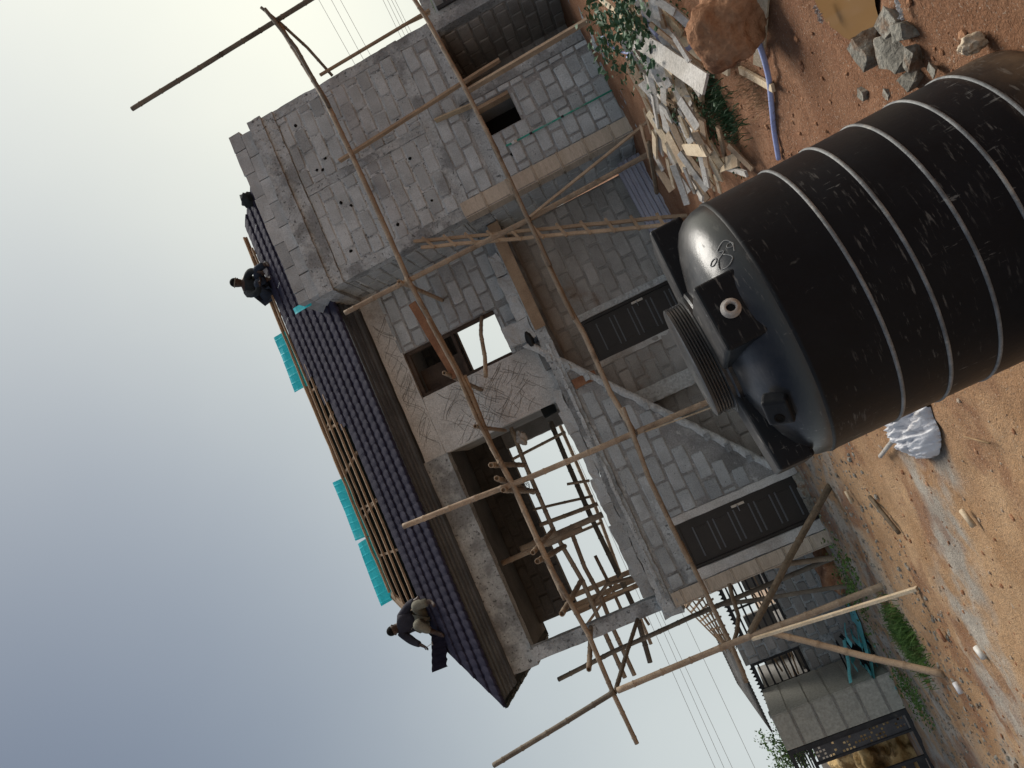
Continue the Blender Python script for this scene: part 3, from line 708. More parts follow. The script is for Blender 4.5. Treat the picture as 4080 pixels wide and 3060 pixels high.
# ------------------------------------------------------------------ bamboo scaffolds
NP = [0]
def bamboo(pts, r=.038, parent=None, m='bamboo', name='bamboo_pole', hollow=.06, taper=.0, n=9, wob=.008):
    NP[0] += 1
    P = [Vector(p) for p in pts]
    rnd = random.Random(NP[0]); L_ = sum((b - a).length for a, b in zip(P, P[1:])); out = []; rad = []; acc = 0.; nxt = rnd.uniform(.1, .35)
    Q = resample(P, .09); seen = 0
    for i, q in enumerate(Q):
        if i: seen += (q - Q[i - 1]).length
        rr = r * (1 - taper * seen / max(L_, .01)); q = q + nz(q, .9, NP[0]) * wob
        if seen >= nxt and 0 < i < len(Q) - 1:
            d = (Q[i + 1] - Q[i - 1]).normalized()
            out += [q - d * .02, q - d * .006, q + d * .006, q + d * .02]; rad += [rr, rr * 1.14, rr * 1.14, rr]; nxt = seen + rnd.uniform(.28, .42)
        else: out.append(q); rad.append(rr * rnd.uniform(.98, 1.02))
    return ob(name, tube(BM(), out, rad, n, hollow), M[m], parent, True)
def tie(p, parent, r=.05):
    bm = BM(); p = Vector(p)
    for k in range(3):
        a = k * .5 - .5; c = [p + Vector((math.cos(t) * r, .01 * k + math.sin(t) * r, math.sin(t + a) * r * .8 + .012 * k)) for t in (2 * math.pi * i / 10 for i in range(11))]
        tube(bm, c, .004, 4)
    return ob('wire_tie', bm, M['wire'], parent)
SY = 11.5
fsc = empty('bamboo_scaffold', (3.9, SY, 0), 'bamboo scaffold of lashed poles standing before the whole front of the house', 'scaffold')
def V(u, v): return (u * 4080 / 2212, v * 4080 / 2212)
def vp(u, v, Y=SY): return pY(*V(u, v), Y)
def toground(p, q):
    """carry the line p->q down to the ground"""
    d = q - p; t = (gz(q.x, q.y) - .04 - p.z) / d.z; return p + d * t
# standards
p, q = vp(745, 676), vp(1140, 475); bamboo([p, q, vp(1300, 388, 11.5), toground(q, vp(1300, 388))], .042, fsc)
p, q = pY(1607, 2097, SY), pY(2700, 1653, SY); bamboo([p, pY(2105, 1905, SY), q, toground(pY(2105, 1905, SY), q)], .045, fsc)
p, q = vp(285, 236), vp(600, 42); bamboo([p, q, toground(p, q)], .042, fsc, 'bamboo_grey')
p, q = pY(1966, 3050, 11.3), pY(2448, 2756, 11.2); g5 = pY(2916, 2564, 11.0)
bamboo([p, pY(2240, 2885, 11.25), q], .04, fsc, 'bamboo_grey'); bamboo([q - Vector((0, 0, .05)), g5, toground(g5, pY(3478, 2351, 10.6))], .045, fsc)
# upper ledger, in lashed lengths
bamboo([vp(572, 20, 11.42), vp(640, 105, 11.42), vp(712, 232, 11.42)], .034, fsc, 'bamboo_grey')
bamboo([vp(600, 48), vp(705, 220), vp(800, 420), vp(885, 612)], .043, fsc)
bamboo([vp(878, 598, 11.45), vp(958, 745, 11.45), vp(1015, 850, 11.45), vp(1062, 965, 11.45)], .042, fsc)
bamboo([vp(1002, 812), vp(1062, 965), vp(1112, 1055), vp(1160, 1163), vp(1222, 1295)], .045, fsc)
bamboo([vp(1190, 1228, 11.44), vp(1272, 1372, 11.44), vp(1326, 1500, 11.44), vp(1376, 1606, 11.44)], .04, fsc, taper=.15)
bamboo([vp(925, 690, 11.4), vp(985, 800, 11.4), vp(1030, 905, 11.4), vp(1075, 990, 11.4)], .032, fsc)
ob('plank', beam(BM(), vp(890, 655, 11.6), vp(985, 815, 11.6), .13, .03, Vector((0, 1, 0)), .01), M['wood_red'], fsc)
# lower ledger
bamboo([vp(888, -12), vp(925, 45), vp(1000, 182), vp(1076, 332)], .036, fsc)
bamboo([vp(1060, 300, 11.44), vp(1142, 478, 11.44), vp(1188, 575, 11.44)], .036, fsc)
bamboo([vp(1172, 545), vp(1222, 650), vp(1262, 722), vp(1320, 850), vp(1372, 938)], .04, fsc)
bamboo([vp(1180, 566, 11.46), vp(1240, 690, 11.44)], .03, fsc)
bamboo([vp(1345, 880, 11.44), vp(1400, 1030, 11.44), vp(1440, 1112, 11.44), vp(1490, 1217, 11.44)], .036, fsc)
bamboo([vp(1470, 1170), vp(1540, 1312, 11.42), vp(1580, 1395, 11.3), vp(1604, 1450, 11.2), vp(1612, 1474, 11.2)], .034, fsc)
for c in ((600, 45), (880, 602), (1142, 476), (1372, 937), (1140, 1050), (1326, 1498), (1585, 1396)): tie(vp(*c, 11.47), fsc, .055)
# sawn braces of the scaffold
ob('brace', beam(BM(), vp(1145, 468, 11.45), toground(vp(1145, 468, 11.45), pY(2577, 488, 10.72)), .035, .05, Vector((0, 1, 0))), M['wood'], fsc)
ob('brace', beam(BM(), pY(2572, 1720, 11.42), pY(2879, 1608, 11.38), .02, .045, Vector((0, 1, 0))), M['wood_pale'], fsc)
# raking strut and boards at the far right end
bamboo([pY(1040, 30, 11.4), pY(1121, 95, 11.5), pY(1225, 190, 11.75), pY(1325, 303, 12.15)], .026, fsc, 'bamboo_grey')
ob('board', beam(BM(), pY(1275, 300, 12.05), pY(1712, 40, 12.05), .035, .055, Vector((0, 1, 0))), M['wood'], fsc)
ob('board', beam(BM(), pY(1601, 104, 12.1), pY(1712, 52, 12.1), .035, .05, Vector((0, 1, 0))), M['wood'], fsc)
# putlogs reaching back to the wall
def putlog(a, ya, b, yb, r=.038): bamboo([pY(*a, ya), pY(*b, yb)], r, fsc)
putlog((1591, 1122), 11.35, (1762, 1196), 13.35, .036); putlog((1770, 1486), 11.3, (1917, 1554), 13.35, .036); putlog((1893, 1698), 11.35, (2012, 1716), 13.3, .034)
putlog((1956, 1852), 11.3, (2088, 1853), 14.2, .045); putlog((1980, 1905), 11.3, (2125, 1962), 14.6, .045); putlog((2005, 1952), 11.3, (2135, 1957), 14.6, .045)
putlog((2123, 2201), 11.3, (2205, 2110), 13.8, .04); putlog((2142, 2236), 11.3, (2250, 2176), 14.2, .045); putlog((2240, 2446), 11.3, (2316, 2312), 14, .045)
putlog((2347, 2667), 11.35, (2354, 2500), 13.2, .04)
bamboo([pY(1918, 1262, 13.38), pY(1916, 1330, 12.2), pY(1932, 1420, 11.7), pY(1935, 1500, 11.5)], .034, fsc)
bamboo([pY(2450, 2760, 11.25), pY(2500, 2590, 12.2), pY(2540, 2468, 13.1)], .034, fsc, 'bamboo_grey')
# the scaffold inside and behind the veranda
isc = empty('inner_scaffold', (-.5, 15, 2.93), 'second bamboo scaffold seen through the open veranda on the upper floor', 'scaffold')
def ib(pts, r, m='bamboo'): return bamboo([pY(u, v, y) for u, v, y in pts], r, isc, m)
ib([(2030, 1690, 14.6), (2093, 1852, 14.6), (2211, 2123, 14.6), (2322, 2317, 14.6), (2400, 2500, 14.6), (2490, 2700, 14.6)], .045)
ib([(2193, 1680, 16.2), (2261, 1843, 16.2), (2355, 2060, 16.2), (2466, 2288, 16.2), (2532, 2433, 16.2), (2590, 2640, 16.2)], .055, 'bamboo_grey')
ib([(2229, 1690, 17.8), (2378, 2033, 17.8), (2481, 2317, 17.8), (2540, 2440, 17.8), (2594, 2567, 17.8)], .042)
ib([(2270, 2100, 15.2), (2330, 2260, 15.2), (2395, 2380, 15.2), (2445, 2510, 15.2), (2528, 2690, 15.2)], .045)
ib([(2371, 2214, 15.8), (2440, 2350, 15.8), (2480, 2440, 15.8)], .036)
ib([(2560, 2450, 17.0), (2586, 2490, 17.0)], .03)
for a, b, y, r in (((2040, 1832), (2252, 1720), 16, .032), ((2125, 2030), (2362, 1976), 16.3, .03), ((2150, 2092), (2380, 2008), 16, .045), ((2075, 2190), (2400, 2050), 14.4, .06), ((2180, 2175), (2400, 2080), 17, .034), ((2260, 1930), (2350, 1916), 15.8, .03)):
    p, q = pY(*a, y), pY(*b, y); bamboo([p, q], r, isc)
p, q = pY(2000, 2245, 14.0), pY(2320, 2105, 14.0); bamboo([p, q], .05, isc)
bamboo([pY(2225, 2708, 13.9), pY(2439, 2599, 13.8), pY(2590, 2533, 13.7), pY(2760, 2455, 13.6), toground(pY(2760, 2455, 13.6), pY(3062, 2330, 13.55))], .042, isc, 'bamboo_grey')
bamboo([pY(2350, 2420, 14.8), pY(2420, 2330, 14.8), pY(2560, 2290, 15.2)], .035, isc)
ob('board', beam(BM(), pY(2300, 2425, 15.4), pY(2520, 2338, 15.4), .05, .1, Vector((0, 1, 0))), M['wood'], isc)
ob('board', beam(BM(), pY(2330, 2500, 15.6), pY(2480, 2290, 15.6), .05, .08, Vector((0, 1, 0))), M['wood'], isc)

# poles propped at the left end of the house
def loose(name, o, label, cat, group=None): o.name = name; return props(o, label, cat, group)
g3 = reg(2500, 2200, .52)
pp = pY(2990, 2522, 10.95); loose('prop_log', bamboo([pp, pY(3157, 2200, 10.85), pZ(3306, 1936, .0)], .046, None, 'bark', hollow=0, wob=.02), 'thick bark covered log leaning from the pole crossing to the yard', 'log')
pp = pY(3070, 2522, 10.9); loose('prop_log', bamboo([pp, pY(3400, 2600, 10.3), pZ(3760, 2688, 0)], .042, None, 'wood', hollow=0, wob=.02), 'long brown squared prop slanting left down to the grass', 'log')
loose('lath', ob('lath', beam(BM(), pY(3000, 2546, 10.7), pZ(3655, 2345, 0), .035, .05, Vector((0, 1, 0))), M['wood_pale']), 'pale freshly sawn lath leaning beside the left scaffold pole', 'lath')
loose('bamboo_pole', bamboo([pY(2874, 2410, 13.2), pY(3200, 2360, 12.8), pZ(3425, 2330, 0)], .035, None, 'bamboo_grey'), 'thin grey pole leaning before the barred window of the hut', 'pole')
loose('bamboo_pole', bamboo([pY(3062, 2258, 13.2), pY(3353, 2215, 13.4)], .045, None, 'bamboo'), 'short brown pole end jutting beside the tiled pilaster of the house', 'pole')
loose('crooked_stick', bamboo([pY(2905, 2325, 11.3), pY(2925, 2390, 11.2), pY(2945, 2450, 11.2), pY(2938, 2510, 11.15), pY(2922, 2562, 11.1)], .03, None, 'bark', hollow=0, wob=.03), 'crooked dark branch tied upright at the left pole crossing', 'stick')
# ladder
lad = empty('wooden_ladder', pY(2730, 850, 11.2), 'rough wooden ladder leaning on the corner of the block bay', 'ladder')
A0, A1 = pY(1650, 963, 12.08), pY(2679, 864, 11.35); B0, B1 = pY(1680, 986, 12.0), pY(2644, 897, 11.3)
A2, B2 = toground(A0, A1), toground(B0, B1)
ob('rail', beam(BM(), A0, A2, .05, .06, Vector((0, 1, 0)), .012), M['wood'], lad); ob('rail', beam(BM(), B0, B2, .05, .06, Vector((0, 1, 0)), .012, 2), M['wood'], lad)
for i in range(11):
    t = .05 + i * .085; a, b = A0.lerp(A2, t), B0.lerp(B2, t); d = (b - a).normalized()
    ob('rung', beam(BM(), a - d * .09 + Vector((0, -.04, 0)), b + d * .07 + Vector((0, -.04, 0)), .045, .03, Vector((0, 1, 0))), M['wood'], lad)
# boards on the bay front
loose('long_plank', ob('long_plank', beam(BM(), pY(1352, 642, 11.95), pY(1990, 238, 11.9), .04, .1, Vector((0, 1, 0)), .008), M['wood']), 'long reddish plank slanting across the upper half of the block bay', 'plank')
loose('long_plank', ob('long_plank', beam(BM(), pY(1858, 366, 12.05), pZ(2352, 76, .04), .04, .12, Vector((0, 1, 0)), .008), M['wood']), 'long plank leaning in front of the dark porch opening', 'plank')
loose('short_board', ob('short_board', beam(BM(), pY(1735, 484, 12.13), pY(1885, 418, 12.13), .025, .17, Vector((0, 1, 0)), .006), M['wood_pale']), 'short pale board fixed flat above the small dark window', 'board')
# green water pipe on the bay
gp = empty('water_pipe', pY(2477, 339, 12.14), 'thin green plastic water pipe rising up the block bay', 'pipe')
a, b = pY(2060, 560, 12.14), pY(2482, 336, 12.14); ob('pipe_run', tube(BM(), [a, b], .014, 10), M['green_pipe'], gp, True)
ob('valve', tube(tube(BM(), [a + Vector((0, 0, .0)), a + Vector((0, 0, .1))], .024, 10), [a + Vector((0, -.04, .05)), a + Vector((0, .02, .05))], .02, 8), M['white_pvc'], gp, True)
ob('pipe_run', tube(BM(), [a + Vector((0, 0, .1)), a + Vector((.01, 0, .2))], .016, 10), M['green_pipe'], gp, True)
for t in (.12, .42): ob('pipe_clip', tube(BM(), [a.lerp(b, t), a.lerp(b, t + .025)], .02, 10), M['black_metal'], gp, True)
loose('pipe_stub', ob('pipe_stub', tube(BM(), [pY(2325, 122, 12.15), pY(2364, 196, 12.1)], .013, 8), M['green_pipe'], None, True), 'short green pipe stub in the leaves at the porch corner', 'pipe')
# white roofing sheets at the foot of the recess
def wsheet(dy, dz, label, seed):
    bm = BM(); a, b = Vector((4.42, 12.75 + dy, .02 + dz)), Vector((2.75, 12.45 + dy, .0 + dz)); cols = []
    for i in range(25):
        p = a.lerp(b, i / 24); row = []
        for k in range(29):
            t = k / 28; f = (t * 5) % 1; h = .025 if f < .25 else 0
            row.append(bm.verts.new(p + Vector((0, .06 * t - h + .01 * noise.noise(Vector((i * .3, k * .2, seed))), .42 * t))))
        cols.append(row)
    for r_, s_ in zip(cols, cols[1:]):
        for k in range(28): bm.faces.new((r_[k], s_[k], s_[k + 1], r_[k + 1]))
    bmesh.ops.solidify(bm, geom=bm.faces[:], thickness=.003)
    props(ob('ribbed_sheet', bm, M['white_sheet']), label, 'metal sheet', 'white ribbed sheets')
wsheet(0, 0, 'front white ribbed metal sheet standing at the foot of the recess', 1); wsheet(.12, .05, 'rear white ribbed metal sheet behind the other at the recess', 2)
# ------------------------------------------------------------------ water tank
def tank_mat(name='tank_plastic', spec=.14, r0=.34):
    m = bpy.data.materials.new(name); m.use_nodes = True; n = m.node_tree; N = n.nodes; L = n.links
    b = N['Principled BSDF']; b.inputs['Specular IOR Level'].default_value = spec
    src = N.new('ShaderNodeTexCoord').outputs['Object']
    def nzn(s, st=(1, 1, 1), d=7):
        v = N.new('ShaderNodeVectorMath'); v.operation = 'MULTIPLY'; v.inputs[1].default_value = st; L.new(src, v.inputs[0])
        t = N.new('ShaderNodeTexNoise'); t.inputs['Scale'].default_value = s; t.inputs['Detail'].default_value = d; t.inputs['Roughness'].default_value = .65; L.new(v.outputs[0], t.inputs['Vector']); return t.outputs['Fac']
    def rng(x, a, c):
        r = N.new('ShaderNodeMapRange'); r.inputs[1].default_value = a; r.inputs[2].default_value = c; L.new(x, r.inputs[0]); return r.outputs[0]
    def mul(a, c):
        x = N.new('ShaderNodeMath'); x.operation = 'MULTIPLY'
        for k, v in ((0, a), (1, c)):
            if isinstance(v, (int, float)): x.inputs[k].default_value = v
            else: L.new(v, x.inputs[k])
        return x.outputs[0]
    def mix(f, a, c):
        x = N.new('ShaderNodeMix'); x.data_type = 'RGBA'; L.new(f, x.inputs[0])
        for k, v in ((6, a), (7, c)):
            if isinstance(v, tuple): x.inputs[k].default_value = (*v, 1)
            else: L.new(v, x.inputs[k])
        return x.outputs[2]
    base = mix(rng(nzn(3), .3, .7), (.0055, .0065, .0085), (.010, .0115, .0145))
    scr = mul(rng(nzn(12, (1, 1, 6), 10), .585, .66), rng(nzn(2.6), .45, .62))
    scr2 = mul(rng(nzn(10, (5, 5, 1), 8), .62, .66), rng(nzn(3.1), .5, .58))
    c = mix(scr, base, (.11, .105, .098)); c = mix(scr2, c, (.13, .13, .125))
    sz = N.new('ShaderNodeSeparateXYZ'); L.new(src, sz.inputs[0])
    nn = N.new('ShaderNodeNewGeometry'); sn = N.new('ShaderNodeSeparateXYZ'); L.new(nn.outputs['Normal'], sn.inputs[0])
    c = mix(mul(rng(sz.outputs[2], .24, .02), mul(rng(nzn(4), .35, .6), .55)), c, (.22, .14, .08))       # splashed earth round the foot
    dust = mul(rng(sn.outputs[2], .25, .9), rng(nzn(5), .3, .75)); c = mix(mul(dust, .34), c, (.24, .22, .2))   # dust settled on top
    L.new(c, b.inputs['Base Color'])
    r = N.new('ShaderNodeMath'); r.operation = 'MULTIPLY_ADD'; r.inputs[1].default_value = .2; r.inputs[2].default_value = r0; L.new(nzn(6), r.inputs[0])
    r2 = N.new('ShaderNodeMath'); r2.operation = 'ADD'; L.new(r.outputs[0], r2.inputs[0]); L.new(mul(scr, .3), r2.inputs[1]); L.new(r2.outputs[0], b.inputs['Roughness'])
    bp = N.new('ShaderNodeBump'); bp.inputs['Strength'].default_value = .12; bp.inputs['Distance'].default_value = .01; L.new(nzn(25), bp.inputs['Height']); L.new(bp.outputs[0], b.inputs['Normal'])
    return m
M['tank'] = tank_mat(); M['tank_top'] = tank_mat('tank_shoulder_plastic', .5, .2)
M['tank_band'] = mat('tank_band', (.12, .125, .13), (.24, .245, .245), 9, .5, .2, 60, c3=(.38, .36, .32), s3=6, t3=(.55, .72))
TC = Vector((.245, 3.09, -.06))
tank = empty('water_tank', TC, 'large scratched black plastic water tank with ribbed lid in the foreground', 'water tank')
tank.rotation_euler = (0, math.radians(-1.6), 0)
def tpart(name, bm, m, parent=None, smooth=True):
    o = ob(name, bm, M[m], None, smooth); o.parent = parent or tank; return o
prof = [(.50, 0), (.525, .02), (.53, .06)]
zr = [.205, .372, .54, .708, .875]
for z in zr: prof += [(.53, z - .02), (.53, z + .02)]
prof += [(.53, 1.10), (.533, 1.118), (.533, 1.126), (.528, 1.132), (.527, 1.14), (.522, 1.17), (.505, 1.21), (.475, 1.243), (.43, 1.27), (.37, 1.292), (.31, 1.308), (.262, 1.32)]
ks = next(i for i, p in enumerate(prof) if p == (.528, 1.132))
body = tpart('body', lathe(BM(), prof[:ks + 1], 96, cap=False), 'tank')
tpart('shoulder', lathe(BM(), prof[ks:], 96, cap=False), 'tank_top')
mo = body.modifiers.new('edge', 'EDGE_SPLIT'); mo.split_angle = math.radians(50)
for z in zr:
    K = 96; tpart('band', tube(BM(), [Vector((.527 * math.cos(2 * math.pi * k / K), .527 * math.sin(2 * math.pi * k / K), z)) for k in range(K + 1)], .0085, 8), 'tank_band')
lid = [(.262, 1.315), (.262, 1.335), (.252, 1.342), (.252, 1.356), (.242, 1.36)]
z = 1.36
for i in range(5): lid += [(.222, z), (.231, z + .003), (.231, z + .008), (.222, z + .011)]; z += .0115
lid += [(.232, z), (.232, z + .012), (.222, z + .016), (.02, z + .022)]
lo = tpart('lid', lathe(BM(), lid, 72), 'tank_top')
lo.modifiers.new('edge', 'EDGE_SPLIT').split_angle = math.radians(35)
def rounded_box(x0, x1, y0, y1, z0, z1, r=.015):
    bm = box(BM(), x0, x1, y0, y1, z0, z1); bmesh.ops.bevel(bm, geom=bm.edges[:], offset=r, segments=3, affect='EDGES', profile=.5); return bm
for k, a in enumerate((0, 90, 180, 270)):
    bm = rounded_box(-.125, .125, -.5 if k == 0 else -.525, -.2, 1.2 if k else 1.17, 1.352, .014)
    for v in bm.verts:
        if v.co.y > -.35: v.co.z = min(v.co.z, 1.352)
        v.co.z += (-.012 if v.co.z > 1.3 else 0) * (1 if v.co.y < -.4 else 0)
    bmesh.ops.rotate(bm, verts=bm.verts, cent=(0, 0, 0), matrix=Matrix.Rotation(math.radians(a + 8), 3, 'Z'))
    s = tpart('flat_shoulder', bm, 'tank', None, False)
    if k == 0:
        B = BM(); lathe(B, [(.034, 0), (.034, .008), (.026, .012), (.026, .022), (.02, .024), (.016, .024), (.016, -.01)], 28, cap=False)
        fit = tpart('outlet_fitting', B, 'fit' if 'fit' in M else 'rubble', None, True)
        B2 = BM(); lathe(B2, [(.016, -.006), (.001, -.006)], 20, cap=False)
        dk = tpart('outlet_bore', B2, 'hole_shade', fit, False)
        rot = Matrix.Rotation(math.radians(8), 4, 'Z')
        fit.matrix_local = rot @ Matrix.Translation((0, -.5, 1.262)) @ Matrix.Rotation(math.radians(90), 4, 'X')
M['fit'] = mat('grey_fitting', (.36, .33, .3), (.46, .42, .38), 20, .6, .1); fit.data.materials.clear(); fit.data.materials.append(M['fit'])
# lifting lug with an eye
bm = rounded_box(-.055, .055, -.03, .03, -.045, .045, .012); LM = Matrix.Rotation(math.radians(-38), 4, 'Z') @ Matrix.Translation((0, -.475, 1.262)) @ Matrix.Rotation(math.radians(-28), 4, 'X')
bmesh.ops.transform(bm, matrix=LM, verts=bm.verts); L1 = tpart('lifting_lug', bm, 'tank', None, False)
ey = tpart('lug_eye', lathe(BM(), [(.018, 0), (.018, .004), (.012, .004), (.012, .001), (.001, .001)], 16, cap=False), 'hole_shade', L1, False); ey.matrix_local = LM @ Matrix.Translation((-.02, -.03, 0)) @ Matrix.Rotation(math.radians(90), 4, 'X')
# moulded emblem on the shoulder: a looped stroke between two rings
def onsh(a, s):           # a: angle round the tank (deg, 0 = front), s: 0..1 up the shoulder
    i = len(prof) - 8 + s * 3; k = min(int(i), len(prof) - 2); f = i - k; r = prof[k][0] * (1 - f) + prof[k + 1][0] * f; z = prof[k][1] * (1 - f) + prof[k + 1][1] * f
    t = math.radians(a); return Vector((r * math.sin(t), -r * math.cos(t), z + .002))
bm = BM()
sw_ = [(26, .2), (30, .1), (33, .3), (31, .6), (29, .45), (27.5, .7), (24, .8), (22.5, .55), (24.5, .35), (28, .5)]
tube(bm, smooth_path([onsh(a + 1, s) for a, s in sw_], 5), .0022, 5)
for ca, cs in ((29, .85), (29.5, .2)): tube(bm, [onsh(ca + 1 + 1.1 * math.cos(t), cs + .13 * math.sin(t)) for t in (2 * math.pi * i / 14 for i in range(15))], .002, 5)
tpart('moulded_emblem', bm, 'tank_band')

# ------------------------------------------------------------------ stones, rubble, litter
def lump(c, r, seed, f=1.6, amp=.25, sub=3, M_=None):
    bm = BM(); bmesh.ops.create_icosphere(bm, subdivisions=sub, radius=1)
    for v in bm.verts:
        p = v.co.copy(); k = 1 + amp * noise.noise(p * f + Vector((seed, seed * 2, 0))) + amp * .35 * noise.noise(p * f * 3 + Vector((0, seed, 5))) + amp * .16 * noise.noise(p * f * 9 + Vector((0, seed, 9)))
        p *= k; v.co = Vector(c) + Vector((p.x * r[0], p.y * r[1], p.z * r[2]))
    return bm
bm = lump((0, 0, 0), (.24, .22, .23), 4, 1.5, .3, 5); bmesh.ops.rotate(bm, verts=bm.verts, cent=(0, 0, 0), matrix=Matrix.Rotation(math.radians(38), 3, 'Y'))
bmesh.ops.translate(bm, verts=bm.verts, vec=pZ(2890, 95, .2))
props(ob('laterite_boulder', bm, M['rock'], None, True), 'big reddish brown boulder lying beside the heap of scrap wood', 'boulder')
def chunk(c, r, seed, rot=0, n=16):
    rnd = random.Random(seed); bm = BM()
    for _ in range(n):
        bm.verts.new(Vector((rnd.choice((-1, 1)) * rnd.uniform(.72, 1) * r[0], rnd.choice((-1, 1)) * rnd.uniform(.72, 1) * r[1], rnd.choice((-1, 1)) * rnd.uniform(.8, 1) * r[2])))
    h = bmesh.ops.convex_hull(bm, input=bm.verts[:]); bmesh.ops.delete(bm, geom=list({g for g in h['geom_interior'] + h['geom_unused'] if isinstance(g, bmesh.types.BMVert)}), context='VERTS')
    bmesh.ops.subdivide_edges(bm, edges=bm.edges[:], cuts=4, use_grid_fill=True)
    for v in bm.verts: v.co += nz(v.co, 12, seed) * min(r) * .22 + nz(v.co, 45, seed) * min(r) * .1
    bmesh.ops.rotate(bm, verts=bm.verts, cent=(0, 0, 0), matrix=Matrix.Rotation(rot, 3, 'Z') @ Matrix.Rotation(rnd.uniform(-.2, .2), 3, 'X')); bmesh.ops.translate(bm, verts=bm.verts, vec=Vector(c))
    return bm
g2 = reg(3100, 0, .443)
CH = [((830, 430), (.1, .055, .085), .3, 'greyish broken concrete slab at the edge of the muddy puddle'), ((1060, 470), (.11, .085, .06), .9, 'widest slab in the heap of broken concrete beside the tank'), ((1030, 180), (.06, .07, .05), .2, 'broken concrete chunk farthest from the tank in the heap'),
      ((1160, 260), (.055, .05, .06), 1.2, 'dark tilted concrete chunk beside the crushed white packet'), ((1240, 510), (.035, .06, .05), .5, 'narrow upright concrete chunk in the heap beside the tank'), ((1215, 690), (.05, .06, .045), .1, 'concrete chunk of the heap nearest the tank wall'),
      ((1420, 610), (.035, .03, .03), .4, 'small brown stone against the tank below the concrete heap'), ((775, 830), (.04, .035, .03), .7, 'small lone grey stone left of the concrete heap'), ((1000, 840), (.03, .04, .03), .2, 'small pale stone touching the tank edge')]
for i, (p, r, a, lb) in enumerate(CH):
    r = tuple(v * .82 for v in r); q = pZ(*g2(*p), r[2] * .6 - .04); props(ob('concrete_chunk', chunk(q, r, 30 + i, a), M['rubble']), lb, 'rubble', 'broken concrete beside the tank')
# scrap of cream plastic by the tank, crushed packet, flattened bottle
q = pZ(*g2(1745, 400), .0); props(ob('plastic_scrap', lump(q, (.035, .03, .045), 9, 2.4, .5, 4), mat('cream_plastic', (.5, .4, .28), (.64, .53, .4), 30, .5, .4, 80), None, True), 'crumpled cream plastic scrap against the foot of the tank', 'litter')
def crumple(c, ax, wd, th, seed, m, name):
    bm = BM(); a, b = c; n = 14; cols = []
    d = b - a; s = d.cross(Vector((0, 0, 1))).normalized()
    for i in range(n + 1):
        p = a.lerp(b, i / n); cols.append([bm.verts.new(p + s * wd * (k / 6 - .5) * (.8 + .3 * noise.noise(Vector((i * .4, seed, 0)))) + Vector((0, 0, th * (.5 + noise.noise(Vector((i * .7, k * .8, seed))))))) for k in range(7)])
    for r_, s_ in zip(cols, cols[1:]):
        for k in range(6): bm.faces.new((r_[k], s_[k], s_[k + 1], r_[k + 1]))
    bmesh.ops.solidify(bm, geom=bm.faces[:], thickness=.002)
    return ob(name, bm, m)
white_p = mat('packet_white', (.6, .6, .6), (.7, .7, .7), 30, .4, .2, fine=.2, c3=(.04, .28, .11), s3=9, t3=(.62, .66))
props(crumple((pZ(*g2(1075, -30), .0), pZ(*g2(1140, 170), .0)), 0, .035, .02, 2, white_p, 'crushed_packet'), 'crushed white packet with a green end beside the puddle', 'litter')
clear_p = mat('clear_plastic', (.42, .34, .3), (.55, .48, .45), 20, .25, .4, 60, fine=.3)
props(crumple((pZ(*g2(350, 40), .0), pZ(*g2(420, 200), .0)), 0, .045, .025, 5, clear_p, 'flattened_bottle'), 'flattened clear plastic bottle on the earth by the puddle', 'litter')
# white plastic bag
g6 = reg(3080, 1450, .452)
q = pZ(*g6(1250, 560), .03); bm = BM(); n = 60; gr = []
for j in range(n + 1):
    row = []
    for i in range(n + 1):
        x, y = i / n * 2 - 1, j / n * 2 - 1; rr = math.hypot(x, y); ed = 1 + .25 * noise.noise(Vector((math.atan2(y, x) * 1.3, 2, 0)))
        k = min(1, ed / max(rr, .01)) if rr > ed else 1; X, Y_ = x * k, y * k
        f = max(0, 1 - (math.hypot(X, Y_) / ed) ** 2)
        rid = (1 - abs(noise.noise(Vector((X * 2.2 + Y_, Y_ * 1.1, 3))) * 2)) * .6 + (1 - abs(noise.noise(Vector((X * 5 - Y_ * 2, Y_ * 3, 8))) * 2)) * .3 + (1 - abs(noise.noise(Vector((X * 9, Y_ * 7 + X * 3, 5))) * 2)) * .14
        row.append(bm.verts.new((X * .24 + .03 * rid, Y_ * .5, -.03 + f ** .6 * (.03 + .17 * max(rid, 0)))))
    gr.append(row)
for j in range(n):
    for i in range(n): bm.faces.new((gr[j][i], gr[j][i + 1], gr[j + 1][i + 1], gr[j + 1][i]))
bmesh.ops.rotate(bm, verts=bm.verts, cent=(0, 0, 0), matrix=Matrix.Rotation(math.radians(14), 3, 'Z')); bmesh.ops.translate(bm, verts=bm.verts, vec=q + Vector((-.02, .05, 0)))
props(ob('plastic_bag', bm, M['bag'], None, True), 'crumpled white plastic bag lying on the earth left of the tank', 'bag')
props(ob('white_tube', tube(BM(), [pZ(*g6(945, 815), .03), pZ(*g6(1060, 670), .03)], .018, 10), M['wood_grey'], None, True), 'short whitish wooden peg lying in front of the bag', 'stick')
def stick(p, q, r, m, label, name='stick', z=.02): return props(ob(name, tube(BM(), resample([pZ(*p, z), pZ(*q, z)], .15), r, 6), M[m], None, True), label, 'stick')
stick(g6(850, 1170), g6(1110, 1490), .022, 'bark', 'dark half buried stick on the gravel between door and bag'); stick(g6(1660, 1290), g6(1770, 1430), .02, 'wood_pale', 'pale wood splinter on the grey earth beyond the bag')
stick(g6(1880 - 200, 640), g6(1910, 700), .006, 'straw', 'thin dry twig on the bare earth right of the bag'); stick(g6(640, 1120), g6(700, 1230), .022, 'wood_pale', 'pale wood chip on the gravel near the left door')
g4 = reg(3080, 2200, .452)
